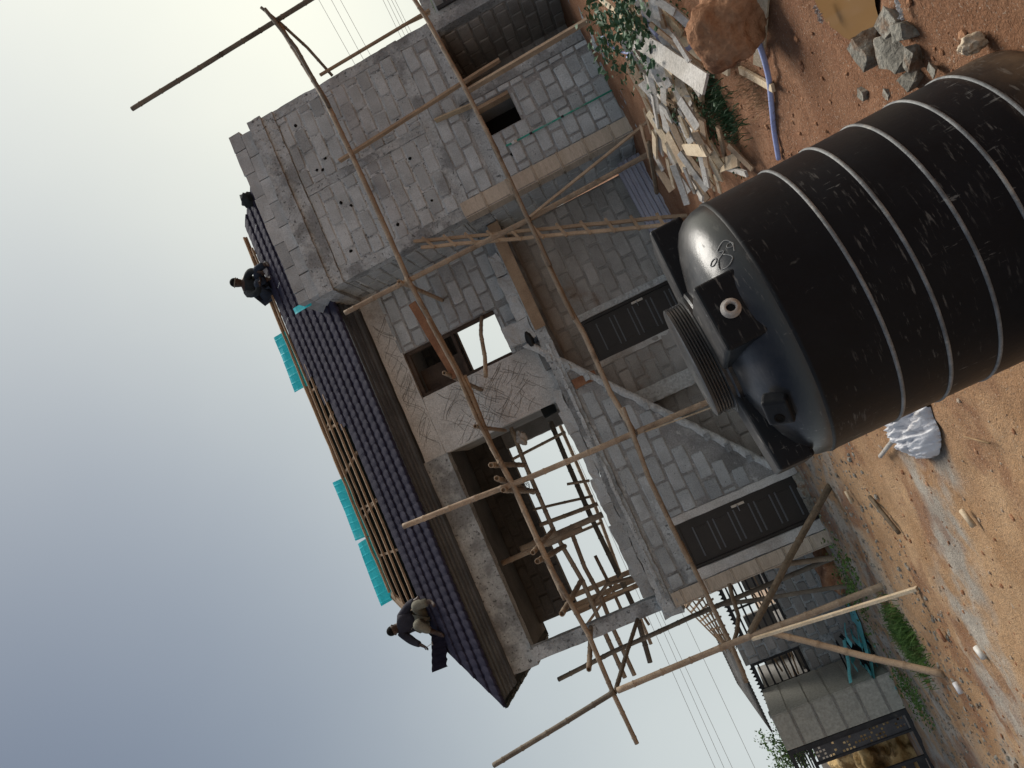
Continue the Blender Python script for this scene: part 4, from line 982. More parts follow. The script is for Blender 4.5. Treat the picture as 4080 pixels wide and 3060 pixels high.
stick(g4(1790, 840), g4(1860, 930), .03, 'white_pvc', 'short white pipe offcut on the sandy ground at lower right', 'pipe_offcut'); stick(g4(1450, 680), g4(1520, 790), .018, 'wood_red', 'short brown stick on the gravel below the grass'); stick(g4(1600, 1150), g4(1660, 1245), .03, 'bag', 'flat white plastic scrap on the ground below the grass', 'plastic_scrap')
# blocks at the foot of the left door
for k, (u, v, s, lb) in enumerate(((3165, 1925, .12, 'rough grey block at the right foot of the left door'), (3195, 1965, .1, 'small grey stone between two blocks under the left door'), (3215, 2020, .15, 'long grey block under the middle of the left door'))):
    q = pY(u, v, 12.8); props(ob('loose_block', chunk(Vector((q.x, 12.82, gz(q.x, 12.8) + .05)), (s, .09, .075), 60 + k), M['rubble']), lb, 'block', 'blocks under the left door')
# lilac hoses
g8 = reg(2300, 0, .452)
def hose(pts, r, label, z=.03): return props(ob('hose', tube(BM(), smooth_path([pZ(*g8(x, y), zz) for x, y, zz in pts], 7), r, 10), M['hose'], None, True), label, 'hose', 'lilac hoses')
hose([(1385, -60, .03), (1440, 30, .03), (1510, 150, .03), (1570, 300, .04), (1635, 480, .03), (1690, 700, .03), (1710, 900, .02), (1735, 1150, .02), (1775, 1400, .02)], .018, 'lilac plastic hose running past the boulder to behind the tank')
hose([(510, -20, .3), (560, 60, .3), (630, 210, .3), (700, 310, .3), (770, 385, .28), (840, 430, .27), (915, 438, .25), (985, 425, .2), (1060, 320, .1)], .017, 'lilac plastic hose looping over the white boards to the boulder')
hose([(415, 20, .3), (435, 180, .3), (460, 310, .3), (485, 390, .25), (490, 480, .2), (440, 505, .2)], .015, 'short lilac hose hanging over the leaves at the pile edge')
hose([(210, 335, .5), (240, 330, .5), (275, 390, .45), (340, 430, .4), (400, 460, .35), (480, 470, .3)], .013, 'thin pale lilac hose end curling by the porch corner')
# ------------------------------------------------------------------ heap of scrap boards
def board(a, b, wpx, z0, z1, m, label, i, tilt=0.):
    p, q = pZ(*g8(*a), z0), pZ(*g8(*b), z1); d = ((p + q) / 2 - CAM).length; wd = wpx * .452 / F * d
    up = ((CAM - (p + q) / 2).normalized() * .8 + Vector((random.uniform(-.3, .3), tilt, .75))).normalized(); bm = BM(); beam(bm, p, q, wd, .022, up, .008, i)
    o = ob('scrap_board', bm, M[m]); return props(o, label, 'board', 'scrap boards in the heap')
G = 'weathered scrap board lying in the heap of waste wood'
BD = [((520, 335), (1130, 740), 150, .42, .3, 'wood_grey', 'largest grey white board on top of the scrap heap'), ((480, 510), (725, 900), 80, .3, .2, 'wood_grey', G), ((620, 540), (720, 1000), 55, .34, .24, 'wood_grey', G), ((755, 560), (775, 1000), 70, .3, .25, 'wood_grey', G),
      ((800, 620), (955, 985), 60, .27, .18, 'wood_grey', G), ((935, 690), (1000, 1150), 38, .2, .15, 'wood_pale', G), ((760, 950), (800, 1200), 85, .32, .25, 'wood_grey', G), ((860, 1050), (1085, 1285), 50, .24, .2, 'wood', 'bright orange brown batten slanting through the scrap heap'),
      ((660, 830), (750, 1370), 30, .34, .3, 'wood_grey', G), ((430, 580), (640, 950), 25, .36, .3, 'wood', G), ((560, 780), (700, 1130), 40, .32, .28, 'wood_pale', G), ((590, 960), (655, 1180), 22, .3, .3, 'wood', G), ((680, 1180), (690, 1370), 72, .36, .34, 'wood_pale', 'short blunt pale plank end at the house side of the heap'),
      ((740, 1160), (880, 1430), 40, .3, .25, 'wood_pale', G), ((900, 1345), (1145, 1680), 52, .3, .22, 'wood_grey', 'white painted batten pointing at the tank lid'), ((960, 1340), (1195, 1650), 34, .26, .2, 'wood', G), ((1140, 1340), (1265, 1590), 60, .22, .16, 'wood_pale', G),
      ((1335, 1280), (1545, 1490), 42, .12, .06, 'wood', 'brown batten end lying between the leaves and the tank'), ((1240, 1120), (1300, 1390), 40, .12, .1, 'wood', G), ((950, 1320), (1130, 1330), 100, .34, .32, 'wood_pale', 'pale pointed plywood chip on top of the heap'),
      ((1240, 1470), (1420, 1400), 110, .14, .1, 'wood_pale', 'pale square plywood scrap beside the tank shoulder'), ((1300, 1470), (1490, 1530), 50, .12, .1, 'wood_grey', 'grey white splinter against the black tank'), ((530, 0), (830, 335), 75, .36, .26, 'wood_grey', G), ((650, -20), (765, 250), 52, .32, .26, 'wood_pale', G),
      ((800, 60), (1030, 265), 60, .26, .16, 'wood_grey', G), ((880, 345), (1340, 605), 110, .16, .06, 'wood_pale', 'broad pale plank running under the boulder'), ((1440, 620), (1725, 775), 60, .03, .03, 'wood_pale', 'pale plank end poking out under the boulder by the hose'),
      ((1640, -60), (1600, 570), 85, .02, .02, 'wood_pale', 'straight pale plank lying beside the hose and the boulder'), ((200, -20), (565, 305), 50, .42, .36, 'wood_pale', G), ((640, 210), (1105, 595), 34, .38, .2, 'wood', 'thin brown lath across the hose on the heap'),
      ((700, 1455), (840, 1680), 80, .28, .24, 'wood', G), ((790, 1400), (850, 1650), 30, .3, .26, 'wood_pale', G), ((860, 1520), (985, 1700), 60, .26, .22, 'wood_grey', G), ((1150, 1460), (1215, 1680), 22, .2, .14, 'wood_pale', G), ((1215, 1540), (1260, 1700), 30, .16, .12, 'wood_pale', G),
      ((700, 0), (860, 110), 60, .3, .24, 'wood_grey', G), ((380, 320), (560, 620), 60, .3, .24, 'wood_grey', G), ((690, 1000), (760, 1190), 50, .24, .22, 'wood', G), ((830, 1120), (960, 1330), 36, .2, .18, 'wood_red', G), ((560, 1100), (640, 1400), 30, .34, .3, 'wood', G), ((900, 1180), (1010, 1400), 30, .18, .16, 'wood', G), ((1010, 1000), (1080, 1200), 34, .12, .1, 'wood_pale', G),
      ((640, 700), (820, 980), 45, .18, .14, 'wood', G), ((560, 560), (760, 880), 40, .16, .14, 'wood', G), ((880, 860), (960, 1080), 40, .14, .12, 'wood_grey', G), ((1000, 1420), (1150, 1560), 44, .16, .14, 'wood', G), ((820, 1290), (900, 1520), 34, .22, .2, 'wood_grey', G), ((640, 1290), (760, 1500), 40, .26, .24, 'wood_grey', G)]
GL = {'wood_grey': 'grey white scrap board among others in the heap', 'wood_pale': 'pale yellow scrap board among others in the heap', 'wood': 'brown scrap batten among others in the heap', 'wood_red': 'dark red scrap piece low in the heap'}
for i, (a, b, wp, z0, z1, m_, lb) in enumerate(BD):
    lb = GL[m_] if lb is G else lb
    board(a, b, wp, z0, z1, m_, lb, i, random.uniform(-.3, .2))
rnd = random.Random(77)
for i in range(150):
    t = rnd.random(); cx, cy = 560 + 470 * t + rnd.uniform(-140, 200), 150 + 1380 * t + rnd.uniform(-260, 260)
    if cx > 1180 and cy < 1200: continue
    a = math.radians(rnd.gauss(62, 15)); L_ = rnd.uniform(140, 430); dx, dy = math.cos(a) * L_ / 2, math.sin(a) * L_ / 2; z = rnd.uniform(.1, .32); m_ = rnd.choice(('wood_grey', 'wood_grey', 'wood_grey', 'wood_pale', 'wood_pale', 'wood'))
    board((cx - dx, cy - dy), (cx + dx, cy + dy), rnd.uniform(24, 80), z + rnd.uniform(-.03, .06), z, m_, GL[m_], 100 + i, rnd.uniform(-.3, .3))
bamboo([pZ(*g8(630, 1260), .36), pZ(*g8(700, 1700), .3)], .03, None, 'bark', 'dark_pole', 0); props(bpy.data.objects['dark_pole'], 'dark round pole lying along the house edge of the heap', 'pole')
# earth bank under the heap
bm = BM(); n = 40
for j in range(n + 1):
    for i in range(n + 1):
        x, y = 1.2 + 4.0 * i / n, 5.4 + 6.6 * j / n; d = ((x - 3.2 - (y - 8.6) * .12) / 1.25) ** 2 + ((y - 8.8) / 2.9) ** 2
        h = .07 * max(0, 1 - d) + .03 * noise.noise(Vector((x * 3, y * 3, 2))) - .05; bm.verts.new((x, y, gz(x, y) + h))
bm.verts.ensure_lookup_table()
for j in range(n):
    for i in range(n):
        a = j * (n + 1) + i; bm.faces.new((bm.verts[a], bm.verts[a + 1], bm.verts[a + n + 2], bm.verts[a + n + 1]))
ob('earth_bank', bm, M['ground'], None, True, kind='structure')
# concrete apron along the bay
boxo('concrete_apron', (3.4, 8.0, 11.5, 12.17, -.2, .02), M['conc'], None, .12, .04, 3, kind='structure')
bm = BM(); rnd = random.Random(8)
# ------------------------------------------------------------------ weeds and grass
def leaves(bm, c, r, n, size, rnd, up=.5, flat=False):
    for _ in range(n):
        p = Vector((rnd.gauss(0, 1) * r[0], rnd.gauss(0, 1) * r[1], abs(rnd.gauss(0, 1)) * r[2])) + Vector(c)
        s = size * rnd.uniform(.35, 1.05); d = Vector((rnd.uniform(-1, 1), rnd.uniform(-1, 1), rnd.uniform(-.2, up))).normalized(); u = d.cross(Vector((rnd.uniform(-1, 1), rnd.uniform(-1, 1), rnd.uniform(-1, 1)))).normalized()
        a, b, e, f = p, p + d * s * .5 + u * s * .32, p + d * s, p + d * s * .5 - u * s * .32; k = u.cross(d) * s * .1
        v = [bm.verts.new(x) for x in (a, b + k, e, f + k)]; bm.faces.new((v[0], v[1], v[2])); bm.faces.new((v[0], v[2], v[3]))
def blades(bm, c, r, n, h, rnd, wd=.006):
    for _ in range(n):
        x, y = c[0] + rnd.gauss(0, 1) * r[0], c[1] + rnd.gauss(0, 1) * r[1]; z = gz(x, y) + c[2]; hh = h * rnd.uniform(.4, 1.2); l = Vector((rnd.uniform(-.6, .6), rnd.uniform(-.6, .6), 1)).normalized(); s = Vector((rnd.uniform(-1, 1), rnd.uniform(-1, 1), 0)).normalized() * wd
        p = Vector((x, y, z)); m1 = p + l * hh * .6; t = p + l * hh + Vector((l.x, l.y, -.3)) * hh * .35
        v = [bm.verts.new(q) for q in (p - s, p + s, m1 + s * .7, m1 - s * .7, t)]; bm.faces.new((v[0], v[1], v[2], v[3])); bm.faces.new((v[3], v[2], v[4]))
rnd = random.Random(21); bm = BM()
for (x, y, zz, n, s, r) in ((560, 130, .36, 420, .085, (.22, .25, .1)), (480, 90, .4, 300, .09, (.2, .25, .1)), (640, 300, .3, 160, .08, (.12, .12, .06)), (300, 220, .4, 420, .1, (.28, .22, .12)), (420, 200, .38, 260, .09, (.2, .2, .1)), (330, 500, .35, 80, .08, (.08, .08, .05)), (850, 640, .22, 110, .07, (.09, .12, .05)), (1080, 900, .1, 330, .055, (.16, .2, .05)), (890, 950, .2, 120, .06, (.1, .12, .05)), (1180, 1000, .08, 320, .05, (.16, .16, .05)), (1130, 1180, .08, 200, .055, (.12, .12, .05)), (1220, 1350, .06, 160, .055, (.08, .1, .05)), (1100, 1430, .14, 60, .05, (.06, .06, .04)), (1460, 1480, .05, 70, .045, (.05, .05, .04)), (1210, 600, .05, 60, .04, (.06, .06, .03)), (980, 90, .12, 120, .06, (.1, .1, .05))):
    leaves(bm, pZ(*g8(x, y), zz), r, int(n * .5), s, rnd)
ob('heap_weeds', bm, M['leaf_dark'], None, False, label='green leafy weeds growing through the scrap wood heap', cat='weeds', kind='stuff')
bm = BM()
for (x, y, n) in ((1250, 800, 120), (1300, 1000, 200), (1180, 880, 160), (1400, 1010, 80), (1350, 1120, 60)):
    q = pZ(*g8(x, y), 0); blades(bm, (q.x, q.y, 0), (.12, .12), n, .12, rnd, .005)
ob('tuft_grass', bm, M['leaf_dark'], None, False, label='tufts of dark grass beside the boulder and boards', cat='grass', kind='stuff')
bm = BM()
for (x, y, n) in ((1580, 760, 260), (1480, 800, 120), (1650, 850, 80), (1400, 700, 60)):
    q = pZ(*g8(x, y), 0); blades(bm, (q.x, q.y, -.02), (.12, .1), n, .11, rnd, .002)
ob('dry_roots', bm, M['straw'], None, False, label='tangle of dry brown roots at the foot of the boulder', cat='roots', kind='stuff')
bm = BM()
for (x, y, n, r) in ((1180, 690, 1100, (.15, .24)), (1240, 820, 900, (.15, .22)), (1150, 620, 350, (.12, .18)), (1300, 1000, 90, (.14, .15)), (760, 330, 80, (.25, .2))):
    q = pZ(*g4(x, y), 0); blades(bm, (q.x, q.y, -.02), r, n, .17, rnd, .007)
leaves(bm, pZ(*g4(1200, 1200), .05), (.25, .3, .05), 350, .06, rnd); leaves(bm, pZ(*g4(1300, 1300), .05), (.2, .25, .04), 220, .06, rnd); leaves(bm, pZ(*g4(720, 330), .1), (.3, .2, .08), 260, .07, rnd); leaves(bm, pZ(*g4(700, 130), .15), (.25, .2, .08), 160, .07, rnd)
ob('yard_grass', bm, M['grass'], None, False, label='patch of green grass along the foot of the hut wall', cat='grass', kind='stuff')
# ------------------------------------------------------------------ pebbles and wood chips strewn over the yard
PB = []
for i in range(6):
    b_ = BM(); bmesh.ops.create_icosphere(b_, subdivisions=1, radius=1)
    for v in b_.verts: v.co *= 1 + .3 * noise.noise(v.co * 1.5 + Vector((i * 5, 0, 0)))
    PB.append(([v.co.copy() for v in b_.verts], [[v.index for v in f.verts] for f in b_.faces])); b_.free()
def strew(name, n, fn, m, label, cat, smin, smax, seed):
    rnd = random.Random(seed); vs, fs = [], []
    for _ in range(n):
        x, y = fn(rnd); s = smin * (smax / smin) ** (rnd.random() ** 3); V0, F0 = PB[rnd.randrange(6)]; a = rnd.uniform(0, 6.28); ca, sa = math.cos(a), math.sin(a); k = len(vs); sx, sy, sz = s * rnd.uniform(.7, 1.4), s, s * rnd.uniform(.4, .8); z = gz(x, y)
        for p in V0:
            px_, py_ = p.x * sx, p.y * sy; vs.append((x + px_ * ca - py_ * sa, y + px_ * sa + py_ * ca, z + p.z * sz + sz * .3))
        fs += [tuple(q + k for q in f) for f in F0]
    return ob(name, (vs, [], fs), M[m], None, False, label=label, cat=cat, kind='stuff')
strew('gravel', 4200, lambda r: (r.uniform(-6, 2), r.uniform(8.2, 12.9)), 'rubble', 'grey gravel and mortar crumbs along the foot of the house', 'gravel', .006, .035, 1)
strew('pebbles', 900, lambda r: (r.uniform(-4.5, .5), r.uniform(3.5, 9)), 'pebble', 'small stones strewn over the sandy yard left of the tank', 'pebbles', .004, .02, 2)
strew('earth_clods', 900, lambda r: (r.uniform(.8, 3.4), r.uniform(2.4, 6.5)), 'rock', 'small red earth clods around the boulder and puddle', 'clods', .004, .022, 3)
strew('earth_clods', 900, lambda r: (r.uniform(-4.5, 1), r.uniform(3.5, 9)), 'rock', 'small red earth clods over the yard left of the tank', 'clods', .004, .025, 4)
# ------------------------------------------------------------------ the neighbour's hut at the left
HY = 15.6
hut = empty('block_hut', (-4.4, HY, 0), 'low grey block hut with barred windows at the left of the house', 'hut')
block_wall('front_wall', hut, (0, HY, 0), (1, 0, 0), [(-3.12, -2.7, -.1, 2.2), (-4.22, -3.12, -.1, 1.12), (-4.7, -4.22, -.1, 2.2), (-5.68, -4.7, -.1, 1.14), (-5.75, -5.68, -.1, 2.2)], mortar='mortar', block='block_dirty', course=.2, length=.4, single=True, zoff=.1)
def grille(x0, x1, z0, z1, bars, mid):
    f = BM(); box(f, x0, x1, HY - .03, HY + .02, z1, z1 + .07); box(f, x0, x1, HY - .03, HY + .02, z0 - .05, z0); box(f, x0 - .04, x0, HY - .03, HY + .02, z0 - .05, z1 + .07); box(f, x1, x1 + .04, HY - .03, HY + .02, z0 - .05, z1 + .07)
    w_ = ob('window_frame', f, M['black_metal'], hut)
    for i in range(bars):
        x = x0 + (x1 - x0) * (i + .5) / bars; box_ = BM(); box(box_, x0, x1, HY - .02, HY, z0 + (z1 - z0) * (i + .5) / bars - .018, z0 + (z1 - z0) * (i + .5) / bars + .018); ob('window_bar', box_, M['black_metal'], w_)
    for m_ in mid: boxo('window_bar', (m_ - .02, m_ + .02, HY - .035, HY - .021, z0, z1), M['black_metal'], w_)
    for k in range(12):
        x = x0 + (x1 - x0) * (k + .5) / 12; bm = BM(); v = [bm.verts.new(p) for p in ((x - .03, HY - .01, z1 + .07), (x + .03, HY - .01, z1 + .07), (x, HY - .01, z1 + .12))]; bm.faces.new(v); bmesh.ops.solidify(bm, geom=bm.faces[:], thickness=.01); ob('frame_tooth', bm, M['black_metal'], w_)
    return w_
grille(-4.18, -3.16, 1.17, 1.98, 6, (-3.65,)); grille(-5.64, -4.74, 1.19, 2.05, 6, (-5.2,))
bm = BM(); box(bm, -2.7 - .1, -2.7, HY + .2, 18.4, -.1, 2.1); box(bm, -5.75, -5.65, HY + .2, 18.4, -.1, 2.1); box(bm, -5.65, -4.5, 18.3, 18.4, -.1, 1.9); box(bm, -4.0, -2.8, 18.3, 18.4, -.1, 1.6); ob('rear_wall', bm, M['inner'], hut)
for i, (x, z) in enumerate(((-5.0, 1.35), (-5.15, 1.5), (-4.9, 1.62), (-5.1, 1.42), (-3.6, 1.3), (-3.75, 1.4))):
    ob('stored_timber', beam(BM(), (x - .5, 16.6 + .1 * i, z), (x + .5, 16.5, z + .12 * (i % 3) - .1), .06, .03), M['wood'], hut)
bm = BM(); box(bm, -5.6, -4.6, 17.2, 18.2, -.1, 1.25); box(bm, -4.2, -2.8, 17.2, 18.2, -.1, 1.15); ob('inner_bench', bm, M['inner'], hut)
# tin roof on the left half
bm = BM(); cols = []
for i in range(121):
    x = -5.95 + 1.35 * i / 120; h = .018 * math.sin(i * 1.05); cols.append([bm.verts.new((x + .25 * t, HY - .15 + 2.6 * t, 2.27 + .36 * t + h)) for t in (0, .33, .66, 1)])
for a, b in zip(cols, cols[1:]):
    for k in range(3): bm.faces.new((a[k], b[k], b[k + 1], a[k + 1]))
bmesh.ops.solidify(bm, geom=bm.faces[:], thickness=.004); ob('tin_roof', bm, M['tin'], hut, True)
# open lath roof on the right half
A_, B_, C_, D_ = Vector((-2.75, HY - .1, 2.2)), Vector((-4.55, HY - .1, 2.25)), Vector((-4.75, 17.2, 2.42)), Vector((-3.65, 18, 2.98))
for i in range(11):
    t = i / 10; ob('roof_lath', beam(BM(), A_.lerp(B_, t), D_.lerp(C_, t), .035, .03), M['wood'], hut)
for i in range(6):
    t = .12 + .86 * i / 5; ob('roof_lath', beam(BM(), A_.lerp(D_, t) + Vector((0, 0, .035)), B_.lerp(C_, t) + Vector((0, 0, .035)), .045, .03), M['wood'], hut)
ob('roof_lath', beam(BM(), A_ + Vector((0, .2, .1)), B_.lerp(C_, .9) + Vector((0, 0, .1)), .05, .03), M['wood'], hut)
for i in range(5): ob('roof_lath', beam(BM(), Vector((-2.78 - .12 * i, HY, 2.22 + .05 * i)), Vector((-3.75 + .05 * i, 17.9, 2.95)), .03, .025), M['wood'], hut)
# cream tiled gate pier
CY = 14.1
pier = empty('gate_pier', (-5.5, CY, 0), 'cream tiled gate pier with dark joints between hut and gate', 'pier')
boxo('core', (-5.78, -5.18, CY + .02, CY + 1.4, -.1, 2.12), M['cream'], pier)
z = -.08; k = 0
while z < 2.08:
    boxo('pier_tile', (-5.775, -5.185, CY, CY + .018, z, min(z + .33, 2.1)), M['cream'], pier); boxo('pier_tile', (-5.182, -5.164, CY + .004, CY + 1.38, z, min(z + .33, 2.1)), M['cream'], pier)
    if z + .37 < 2.1:
        for dz in (.342, .368): boxo('joint_bead', (-5.775, -5.185, CY - .004, CY + .016, z + dz - .006, z + dz + .006), M['mortar_dark'], pier)
    z += .38
# black metal gate
gate = empty('metal_gate', (-6.6, CY + .1, 0), 'black metal gate with pierced panel beside the cream pier', 'gate')
boxo('gate_post', (-5.86, -5.79, CY, CY + .07, -.1, 2.12), M['black_metal'], gate)
boxo('gate_rail', (-8.2, -5.86, CY, CY + .05, 2.05, 2.12), M['black_metal'], gate); boxo('gate_rail', (-8.2, -5.86, CY, CY + .05, .02, .1), M['black_metal'], gate); boxo('gate_rail', (-8.2, -5.86, CY + .002, CY + .05, 1.74, 1.8), M['black_metal'], gate)
for i in range(5): boxo('louvre_slat', (-6.35, -5.87, CY + .01, CY + .04, 1.815 + i * .046, 1.84 + i * .046), M['black_metal'], gate)
# pierced panel built as a net of strips
def pierced(x0, x1, z0, z1, y):
    bm = BM(); nx_, nz_ = 4, 26; rnd = random.Random(4)
    for i in range(nx_ + 1):
        x = x0 + (x1 - x0) * i / nx_; box(bm, x - .012, x + .012, y, y + .006, z0, z1)
    for j in range(nz_ + 1):
        zz = z0 + (z1 - z0) * j / nz_; box(bm, x0, x1, y + .001, y + .005, zz - .012, zz + .012)
    for i in range(nx_):
        for j in range(nz_):
            if rnd.random() < .5:
                xa, za = x0 + (x1 - x0) * i / nx_, z0 + (z1 - z0) * j / nz_; box(bm, xa, xa + (x1 - x0) / nx_, y + .002, y + .004, za, za + (z1 - z0) / nz_)
    return bm
ob('pierced_panel', pierced(-6.12, -5.88, .14, 1.7, CY + .02), mat('gate_grey', (.06, .06, .066), (.09, .09, .096), 5, .5, .05), gate)
bm = BM(); box(bm, -6.16, -6.12, CY, CY + .05, .1, 1.74); box(bm, -5.88, -5.862, CY, CY + .05, .1, 1.74); box(bm, -7.1, -7.04, CY, CY + .05, .1, 2.05); ob('panel_frame', bm, M['black_metal'], gate)
for i in range(8): boxo('gate_slat', (-7.04, -6.62, CY + .01, CY + .03, .12 + i * .2, .26 + i * .2), M['black_metal'], gate)
boxo('gate_stile', (-6.62, -6.57, CY, CY + .05, .1, 1.74), M['black_metal'], gate)
props(ob('sand_bank', lump((-8.1, 17.2, .3), (1.9, 1.6, 1.15), 3, 2.2, .6, 6), M['sand'], None, True), 'steep yellow sand bank seen through the open gate', 'sand bank')
boxo('yard_wall', (-14, -7.3, 19.4, 19.6, -.1, 1.75), M['plaster'], None, .5, .01, 2, label='pale rendered yard wall behind the yellow sand bank', cat='wall')
# teal metal strips heaped before the hut
M['teal_pale'] = mat('teal_strip', (.28, .78, .8), (.38, .84, .86), 3, .45, .05, 40, c3=(.14, .55, .58), s3=3, fine=.2)
rnd = random.Random(17)
def strip(p, q, wd, m, label, i):
    d = (q - p); L_ = d.length; n = max(3, int(L_ / .15)); s = d.cross(Vector((0, -.6, 1))).normalized(); up = s.cross(d).normalized(); bm = BM(); cols = []
    for k in range(n + 1):
        c = p.lerp(q, k / n) + up * .05 * math.sin(k / n * 3.14) * ((i % 3) - 1) + nz(p + Vector((k, 0, 0)), .6, i) * .03; cols.append([bm.verts.new(c + s * wd * f + up * h) for f, h in ((-.5, .02), (-.42, 0), (.1, .0), (.5, .03 * (i % 2)))])
    for a, b in zip(cols, cols[1:]):
        for k in range(3): bm.faces.new((a[k], b[k], b[k + 1], a[k + 1]))
    bmesh.ops.solidify(bm, geom=bm.faces[:], thickness=.003)
    return props(ob('metal_strip', bm, M[m]), label, 'metal strip', 'turquoise metal strips heaped before the hut')
TS = 'turquoise metal strip heaped against the hut wall'
ST = [((700, 560), (830, 920), .1, 'longest turquoise strip in the middle of the metal heap'), ((640, 770), (690, 1150), .05, TS), ((720, 900), (740, 1040), .06, TS), ((760, 960), (860, 1085), .06, TS), ((830, 860), (900, 1130), .13, 'broad turquoise strip pointing at the cream pier'), ((900, 960), (1030, 1140), .07, TS), ((990, 1010), (1125, 1215), .05, 'turquoise strip end lying over the pier foot'), ((690, 480), (780, 600), .26, 'folded turquoise sheet on top of the metal heap'), ((640, 640), (700, 820), .07, TS), ((500, 280), (600, 330), .08, 'small turquoise strip beside the hut corner'), ((740, 640), (790, 860), .06, TS), ((700, 700), (800, 830), .05, TS), ((850, 790), (905, 860), .05, TS)]
for i, (a, b, wd, lb) in enumerate(ST):
    ya = 14.6 + .1 * (i % 4); p, q = pY(*g4(*a), ya), pY(*g4(*b), 14.0 + .12 * (i % 3)); p.z = max(p.z, gz(p.x, p.y) + .02); q.z = max(q.z, gz(q.x, q.y) + .02); strip(p, q, wd * 1.8, 'teal_pale', lb, i)

DS = 'black scrap strip lying under the turquoise metal heap'
for i in range(10):
    a = (540 + rnd.uniform(0, 260), 560 + rnd.uniform(0, 300)); b = (a[0] + rnd.uniform(90, 220), a[1] + rnd.uniform(140, 330)); p, q = pY(*g4(*a), 14.9), pY(*g4(*b), 14.4)
    p.z = max(p.z, .02); q.z = max(q.z, .02); o = strip(p, q, rnd.uniform(.05, .14), 'black_metal', DS, 40 + i); o['group'] = 'black strips under the metal heap'
for i, (a, b) in enumerate((((790, 560), (1060, 1050)), ((830, 570), (1130, 1160)))):
    props(ob('thin_pole', tube(BM(), [pY(*g4(*a), 14.2), pY(*g4(*b), 13.4)], .018, 6), M['wood'], None, True), ('thin brown rod along the near side of the metal heap', 'second thin brown rod lying by the metal heap towards the pier')[i], 'rod')
props(ob('rubble_heap', lump(pZ(*g4(560, 150), .05) + Vector((0, .3, 0)), (.45, .4, .25), 6, 2, .5, 4), M['rock'], None, True), 'brown earth lump against the hut wall by the pilaster', 'earth heap')
# ------------------------------------------------------------------ tree at the far left
tr = empty('young_tree', (-8.3, 20.5, -.1), 'young green tree rising above the gate at the far left', 'tree')
rnd = random.Random(5); bm = BM(); tips = []
top = Vector((-8.35, 20.5, 2.2)); tube(bm, resample([Vector((-8.3, 20.5, -.1)), Vector((-8.25, 20.5, 1.1)), top], .3), [.07, .066, .062, .058, .054, .05, .045, .04, .036][:len(resample([Vector((-8.3, 20.5, -.1)), Vector((-8.25, 20.5, 1.1)), top], .3))], 7)
for i in range(14):
    a = rnd.uniform(0, 6.28); b0 = Vector((-8.3, 20.5, rnd.uniform(1.2, 2.2))); e = b0 + Vector((math.cos(a) * rnd.uniform(.25, .6), math.sin(a) * rnd.uniform(.25, .6), rnd.uniform(.4, .95))); tube(bm, [b0, b0.lerp(e, .5) + Vector((0, 0, .05)), e], [.022, .015, .006], 5); tips += [e, b0.lerp(e, .7), b0.lerp(e, .45)]
ob('trunk', bm, M['bark'], tr, True)
bm = BM()
for t in tips: leaves(bm, t - Vector((0, 0, .05)), (.12, .12, .1), 75, .1, rnd, .9)
ob('crown', bm, M['leaf'], tr)
# banana leaf tip at the porch
bm = BM(); p = pY(1712, 20, 12.0); 
for a, b in (((1705, -30), (1738, 54)),):
    P0, P1 = pY(*a, 12.0), pY(*b, 11.9); cols = []
    for k in range(9):
        t = k / 8; c = P0.lerp(P1, t); wd = .07 * math.sin(.5 + 2.4 * t); cols.append([bm.verts.new(c + Vector((wd * f, -.02 * abs(f), 0))) for f in (-1, 0, 1)])
    for r_, s_ in zip(cols, cols[1:]):
        for k in range(2): bm.faces.new((r_[k], s_[k], s_[k + 1], r_[k + 1]))
bmesh.ops.solidify(bm, geom=bm.faces[:], thickness=.002)
props(ob('green_leaf', bm, mat('bright_leaf', (.1, .32, .02), (.16, .42, .04), 10, .5, .1)), 'bright green leaf hanging by the right end of the house', 'leaf')
# ------------------------------------------------------------------ wall of the next plot beyond the porch, with its barred opening
nb = empty('side_wall', (8.6, 12.6, 0), 'grey rendered wall with a barred opening at the right of the porch', 'wall')
boxo('wall_face', (8.03, 10.5, 12.5, 12.7, -.1, 2.28), M['conc'], nb, .25, .01)
boxo('window_bar', (8.3, 8.36, 12.44, 12.49, 1.2, 2.05), M['black_metal'], nb)
for z in (1.35, 1.6, 1.85): boxo('window_bar', (8.36, 9.2, 12.45, 12.485, z, z + .05), M['black_metal'], nb)
boxo('wall_opening', (8.36, 9.2, 12.486, 12.499, 1.2, 2.05), M['inner'], nb)
